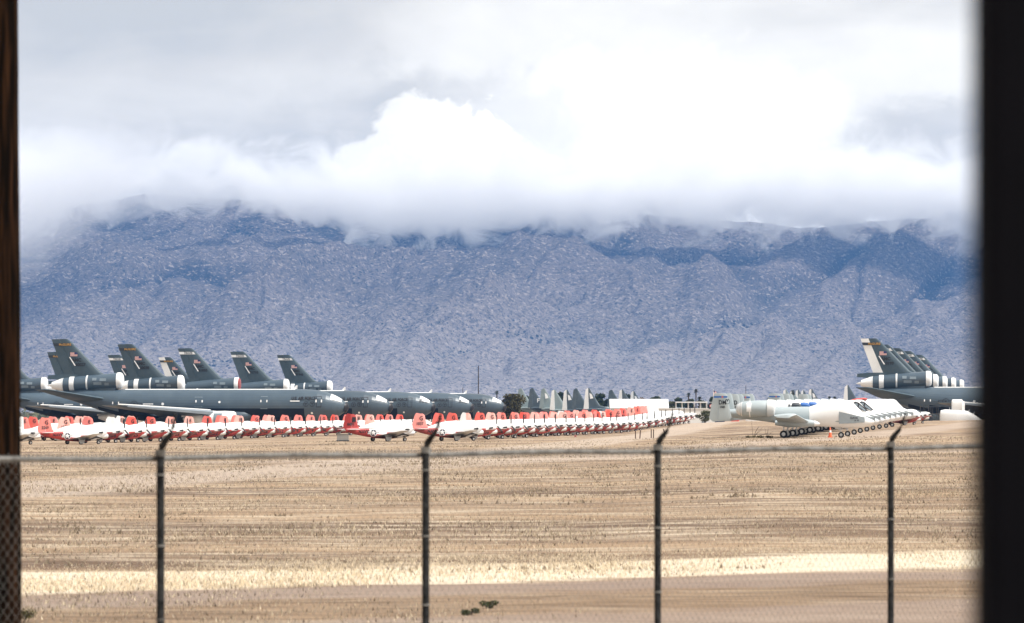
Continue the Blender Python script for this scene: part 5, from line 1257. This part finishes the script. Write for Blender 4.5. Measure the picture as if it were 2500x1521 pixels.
tree(1600, 967, 42, 1400, 'dark', 'round dark tree above the right end of the white roof', seed=8, n=1800, group=GT)
tree(1636, 978, 30, 1300, 'grey', 'grey green shrub tree beside the gable of the white building', seed=9)
tree(1657, 967, 42, 1500, 'dark', 'dark tree behind the left end of the steel canopy', seed=10, n=2000, group=GT)
tree(1684, 972, 36, 1480, 'dark', 'dark tree around the foot of the shorter palm', seed=12, group=GT)
tree(1716, 976, 34, 1480, 'grey', 'pale green tree between the palms and the flagpole', seed=13)
tree(1740, 966, 38, 1450, 'dark', 'dark tree directly behind the flagpole', seed=14, n=1900, group=GT)
palm(1681, 957, 17, 1300, 'palm left of the tallest palm', seed=1)
palm(1699, 948, 15, 1320, 'tallest fan palm, above the steel canopy', seed=2)
palm(1708, 966, 20, 1250, 'short bushy palm right of the tallest palm', seed=3)
palm(1936, 950, 19, 1500, 'palm rising between the transport tails behind the jets', seed=4)
palm(2038, 966, 17, 1500, 'palm just right of the thin dark cypress', seed=5)
palm(2075, 968, 16, 1480, 'palm beside the white edged tail near the right tankers', seed=6)
palm(1213, 952, 15, 1500, 'small palm top above the nose of the farthest left tanker', seed=7)
tree(1887, 960, 34, 1600, 'dark', 'dark tree top above the jet engines', seed=15, group=GT)
tree(1910, 967, 24, 1600, 'dark', 'smaller dark tree right of the one above the jet engines', seed=16, group=GT)
tree(2025, 959, 7, 1500, 'dark', 'thin dark cypress on the skyline', seed=17, trunk_h=.1, rag=2.2, name='cypress_tree')
tree(2096, 972, 30, 1500, 'grey', 'grey green tree behind the right tanker tail', seed=18)
tree(1721, 1001, 54, 790, 'grey', 'small crooked desert tree before the low white building', H=4.3, seed=19, n=900, trunk_h=.5, flat=.5, name='desert_tree', rag=.75)

# low scrub far out on the plain, one belt nobody could count
def belt():
    rs = np.random.RandomState(3); n = 15000
    D = rs.uniform(2200, 4200, n); u = rs.uniform(-300, 2800, n)
    x = (u - 1250) / F * D; zb = np.array([ground_z(a, b) for a, b in zip(x, D)])
    hgt = rs.uniform(1.5, 4.2, n) * (1 + (rs.rand(n) > .93) * .8); P = np.stack([x, D, zb + hgt * rs.rand(n)], 1)
    a = rs.normal(size=(n, 3)); a /= np.linalg.norm(a, axis=1)[:, None]; b = rs.normal(size=(n, 3)); s_ = rs.uniform(.9, 2.4, n)[:, None]
    b /= np.linalg.norm(b, axis=1)[:, None]
    V = np.stack([P - a * s_, P + b * s_ * .6, P + a * s_, P - b * s_ * .6], 1).reshape(-1, 3)
    o = link('scrub', mesh_arrays('scrub', V, np.arange(4 * n).reshape(n, 4), np.repeat(rs.rand(n), 4)), LEAF['grey'], None, False)
    tag(o, kind='stuff')
belt()

# ---------------------------------------------------------------- dry grass: tufts over the near and middle field
def grass():
    rs = np.random.RandomState(8)
    zones = [(47, 75, 9000, (.02, .06), .45), (62, 74, 20000, (.02, .06), 1.0), (75, 140, 24000, (.02, .075), .48), (140, 260, 26000, (.03, .09), .48), (260, 430, 24000, (.04, .13), .48)]
    Vs = []; Ts = []
    for d0, d1, n, (h0, h1), tb in zones:
        D = d0 + (d1 - d0) * rs.rand(n); S = rs.uniform(-.132, .132, n); x = S * D
        if d0 == 62: D = D + .62 * x * .9
        # patchy: keep tufts where a low noise is high
        keep = (fbm(x / 9 + 5, D / 22, 71, 3) + rs.rand(n) * .7) > .36
        x, D = x[keep], D[keep]; n = len(x)
        z = np.array([ground_z(a, b) for a, b in zip(x, D)])
        for q in range(3):
            h_ = rs.uniform(h0, h1, n); a = rs.rand(n) * 6.28; w_ = h_ * rs.uniform(.10, .32, n)
            ox = rs.normal(0, .06, n); oy = rs.normal(0, .06, n); lx = rs.normal(0, .35, n) * h_
            p0 = np.stack([x + ox - np.cos(a) * w_, D + oy - np.sin(a) * w_, z - .02], 1)
            p1 = np.stack([x + ox + np.cos(a) * w_, D + oy + np.sin(a) * w_, z - .02], 1)
            p2 = np.stack([x + ox + lx, D + oy, z + h_], 1)
            Vs.append(np.stack([p0, p1, p2], 1).reshape(-1, 3)); Ts.append(np.repeat(np.clip(tb + rs.normal(0, .28, n), 0, 1), 3))
    # darker weed clumps, uneven in size and spacing
    nc = 2600; D = 66 + 360 * rs.rand(nc) ** 1.3; x = rs.uniform(-.132, .132, nc) * D
    kp = fbm(x / 30 + 2, D / 60 + 9, 31, 3) + rs.rand(nc) * .5 > .22; x, D = x[kp], D[kp]; nc = len(x)
    cs_ = rs.uniform(.08, .42, nc) * (1 + D / 400); z = np.array([ground_z(a, b) for a, b in zip(x, D)])
    for q in range(16):
        h_ = cs_ * rs.uniform(.06, .24, nc); ox = rs.normal(0, .8, nc) * cs_; oy = rs.normal(0, .4, nc) * cs_; w_ = h_ * rs.uniform(.1, .5, nc); lx = rs.normal(0, .6, nc) * h_
        p0 = np.stack([x + ox - w_, D + oy, z - .02], 1); p1 = np.stack([x + ox + w_, D + oy, z - .02], 1); p2 = np.stack([x + ox + lx, D + oy, z + h_], 1)
        Vs.append(np.stack([p0, p1, p2], 1).reshape(-1, 3)); Ts.append(np.repeat(np.clip(.10 + np.abs(rs.normal(0, .25, nc)), 0, 1), 3))
    V = np.concatenate(Vs); T = np.concatenate(Ts)
    m = leafmat('dry_grass', (.085, .055, .036), (.80, .68, .51))
    o = link('dry_grass', mesh_arrays('dry_grass', V, np.arange(len(V)).reshape(-1, 3), T), m, None, False)
    tag(o, kind='stuff')
grass()
def shrub(u, y, w_, h_, seed, label, kind='weed', name='shrub', n=420):
    D = 24100 / (y - HZ - 37.5); b = on_ground(u, D); r = empty(name, b); tag(r, label, 'plant')
    rs = random.Random(seed); cen = [(rs.uniform(-.35, .35) * w_, rs.uniform(-.2, .2) * w_, h_ * rs.uniform(.3, .7), w_ * .24) for _ in range(6)]
    V, Fq, t = leaves(cen, n, 1, .015, seed, .6); V[:, 2] = np.clip(V[:, 2], 0, h_)
    link('foliage', mesh_arrays('foliage', V, Fq, t), LEAF[kind], r, False)
    mb = MB()
    for k in range(5): mb.tube([(0, 0, -.02), (rs.uniform(-.3, .3) * w_, rs.uniform(-.1, .1), h_ * .6)], .006, 4)
    mb.build('stem', BARK, r)
shrub(1146, 1503, .24, .10, 4, 'green weed clump at the bottom, left one of the pair')
shrub(1193, 1486, .24, .11, 5, 'green weed clump at the bottom, right one of the pair')
shrub(55, 1520, .4, .2, 6, 'brown weed at the foot of the wooden pole', 'olive')
def stalks(u, D, label, seed, hs=(1.0, 1.9), n=7):
    b = on_ground(u, D); r = empty('dry_stalk_plant', b); tag(r, label, 'plant', 'dry stalks below the near jet')
    rs = random.Random(seed); mb = MB()
    for k in range(n):
        a = rs.uniform(-.2, 1.3); L_ = rs.uniform(*hs)
        mb.tube([(0, 0, -.03), (math.sin(a) * L_ * .5, rs.uniform(-.1, .1), math.cos(a) * L_ * .55), (math.sin(a) * L_ * 1.05, 0, math.cos(a) * L_)], [.018, .014, .006], 4)
    mb.build('stem', BARK, r)
    cen = [(rs.uniform(-.6, .6), rs.uniform(-.2, .2), .12, .2) for _ in range(7)]
    V, Fq, t = leaves(cen, 260, 1, .06, seed, .6); V[:, 2] = np.abs(V[:, 2])
    link('foliage', mesh_arrays('foliage', V, Fq, t), LEAF['olive'], r, False)
stalks(1838, 406, 'leaning dry stalks left of the jet main wheels', 2)
stalks(1872, 404, 'short dry stalks between the leaning stalks and the jet wheel', 3, (.6, 1.1), 5)

# ---------------------------------------------------------------- chain-link fence
GALV = mat('galvanised_steel', (0.22, 0.22, 0.215), 0.7, dirt=.9, dscale=7, dcol=(.06, .055, .05), spec=.3)
DPOST = mat('dark_fence_steel', (0.006, 0.006, 0.007), 0.8, dirt=.8, dscale=18, dcol=(.06, .065, .07), spec=.1)
def fence():
    DX = Vector((0.645, 0.764, 0)); base = Vector((0, 30.6, 0)); NRM = Vector((.764, -.645, 0))
    def P(s_, z, off=0): q = base + DX * s_ + NRM * off; return (q.x, q.y, z)
    zt = EYE - .34
    r = empty('chain_link_fence', (0, 30.6, 0)); tag(r, 'chain link fence with angled arms across the foreground', 'fence')
    inv = Vector((0, -30.6, 0))
    def B(mb, nm, m, par=r, sm=True):
        mb.v = [tuple(Vector(p) + inv) for p in mb.v]; return mb.build(nm, m, par, sm)
    mb = MB(); mb.tube([P(-9 + k * .6, zt + .008 * math.sin(k * 1.3)) for k in range(36)], .017, 8); B(mb, 'top_rail', GALV)
    rs = random.Random(4)
    mb = MB()
    s_ = -9
    while s_ < 12:    # ragged knuckles of the fabric over the rail
        mb.tube([P(s_, zt - .03, .022), P(s_ + .012, zt + .03 + rs.random() * .012, .01), P(s_ + .03, zt - .02, -.022)], .003, 4); s_ += .036
    B(mb, 'wire_knuckles', GALV)
    ss = [x / .645 - .06 for x in (-2.377, -.627, 1.134, 3.17)]; ss = [ss[0] - 2.9] + ss + [ss[-1] + 3.0, ss[-1] + 6.0]
    for s_ in ss:
        mb = MB(); mb.tube([P(s_, -.3, .05), P(s_, zt + .045, .05)], .0265, 12); po = B(mb, 'fence_post', DPOST)
        mb = MB(); mb.tube([P(s_, zt + .01, .05), P(s_, zt + .055, .05)], .036, 12); B(mb, 'post_cap', GALV, po)
        mb = MB(); q = [(0, .045, .026), (.012, .075, .025), (.045, .115, .022), (.088, .155, .017), (.118, .205, .012), (.132, .25, .010), (.150, .30, .006)]
        mb.tube([P(s_, zt + a[1], .05 + a[0]) for a in q], [a[2] for a in q], 8); B(mb, 'angled_arm', DPOST, po)
        for z in (zt - .12, zt - .6, zt - 1.1, 0.5):
            mb = MB(); mb.tube([P(s_, z, .05), P(s_, z + .012, .05)], .034, 10); B(mb, 'tie_band', GALV, po)
    mb = MB(); pitch = .075; z0 = 0.55; L_ = zt - z0
    k = -9.0
    while k < 11:
        for sg in (1, -1):
            a = Vector(P(k, z0, 0.012 * sg * .3)); b = Vector(P(k + sg * L_ * .9, zt, 0.012 * sg * .3))
            d = (b - a).normalized(); u1 = d.cross(NRM).normalized() * .0011; u2 = NRM * .0011
            kk = len(mb.v); mb.v += [tuple(p) for p in (a + u1, a - u1 * .5 + u2, a - u1 * .5 - u2, b + u1, b - u1 * .5 + u2, b - u1 * .5 - u2)]
            mb.f += [(kk, kk + 1, kk + 4, kk + 3), (kk + 1, kk + 2, kk + 5, kk + 4), (kk + 2, kk, kk + 3, kk + 5)]; mb.mi += [0] * 3
        k += pitch
    o = B(mb, 'wire_mesh', GALV, r, False); o['kind'] = 'stuff'
fence()

# ---------------------------------------------------------------- wooden pole left, steel post right
def wood_pole():
    m = bpy.data.materials.new('pole_wood'); N, L = nt(m); b = N['Principled BSDF']; b.inputs['Roughness'].default_value = .9; b.inputs['Specular IOR Level'].default_value = .05
    tc = N.new('ShaderNodeTexCoord'); mp = N.new('ShaderNodeMapping'); mp.inputs['Scale'].default_value = (14, 14, .9); L.new(tc.outputs['Object'], mp.inputs['Vector'])
    n = N.new('ShaderNodeTexNoise'); n.inputs['Scale'].default_value = 2.2; n.inputs['Detail'].default_value = 6; L.new(mp.outputs['Vector'], n.inputs['Vector'])
    cr = N.new('ShaderNodeValToRGB'); cr.color_ramp.elements[0].position = .42; cr.color_ramp.elements[1].position = .75
    cr.color_ramp.elements[0].color = (.003, .002, .0015, 1); cr.color_ramp.elements[1].color = (.038, .017, .008, 1)
    L.new(n.outputs['Fac'], cr.inputs['Fac']); L.new(cr.outputs['Color'], b.inputs['Base Color'])
    bp = N.new('ShaderNodeBump'); bp.inputs['Strength'].default_value = .8; bp.inputs['Distance'].default_value = .02; L.new(n.outputs['Fac'], bp.inputs['Height']); L.new(bp.outputs['Normal'], b.inputs['Normal'])
    D = 27.6; cu = 0; X = (cu - 1250) / F * D
    r = empty('wooden_pole', (X, D, ground_z(X, D))); tag(r, 'dark brown wooden utility pole at the left edge behind the fence', 'pole')
    rs = random.Random(2); rings = []
    for k in range(40):
        z = -.5 + k * .24; rad = .152 - .0012 * k + rs.uniform(-.0025, .0025)
        rings.append([(rad * (1 + .02 * math.sin(5 * t + k * .15)) * math.cos(t), rad * (1 + .02 * math.sin(5 * t + k * .15)) * math.sin(t), z) for t in [2 * math.pi * q / 24 for q in range(24)]])
    MB().loft(rings).build('shaft', m, r)
    MB().box((-.02, 0, 8.4), (2.4, .1, .12)).build('crossarm', POLE, r)
wood_pole()
def steel_post():
    D = 3.5; X = (2401 - 1250) / F * D
    r = empty('steel_post', (X, D, 0.0)); tag(r, 'black steel post close at the right edge, out of focus', 'post')
    m = mat('black_steel', (0.004, 0.0042, 0.006), .9, dirt=.5, dscale=6, dcol=(.007, .007, .010), spec=.04)
    mb = MB(); w_ = .1; c = .008
    mb.loft([[(c, 0, z), (w_ - c, 0, z), (w_, c, z), (w_, w_ - c, z), (w_ - c, w_, z), (c, w_, z), (0, w_ - c, z), (0, c, z)] for z in (-.1, 3.4)]); mb.build('shaft', m, r, False)
    MB().box((w_ / 2, w_ / 2, 3.41), (.11, .11, .02)).build('cap', m, r, False)
    MB().box((w_ / 2, w_ / 2, .02), (.2, .2, .03)).build('base_plate', m, r, False)
steel_post()
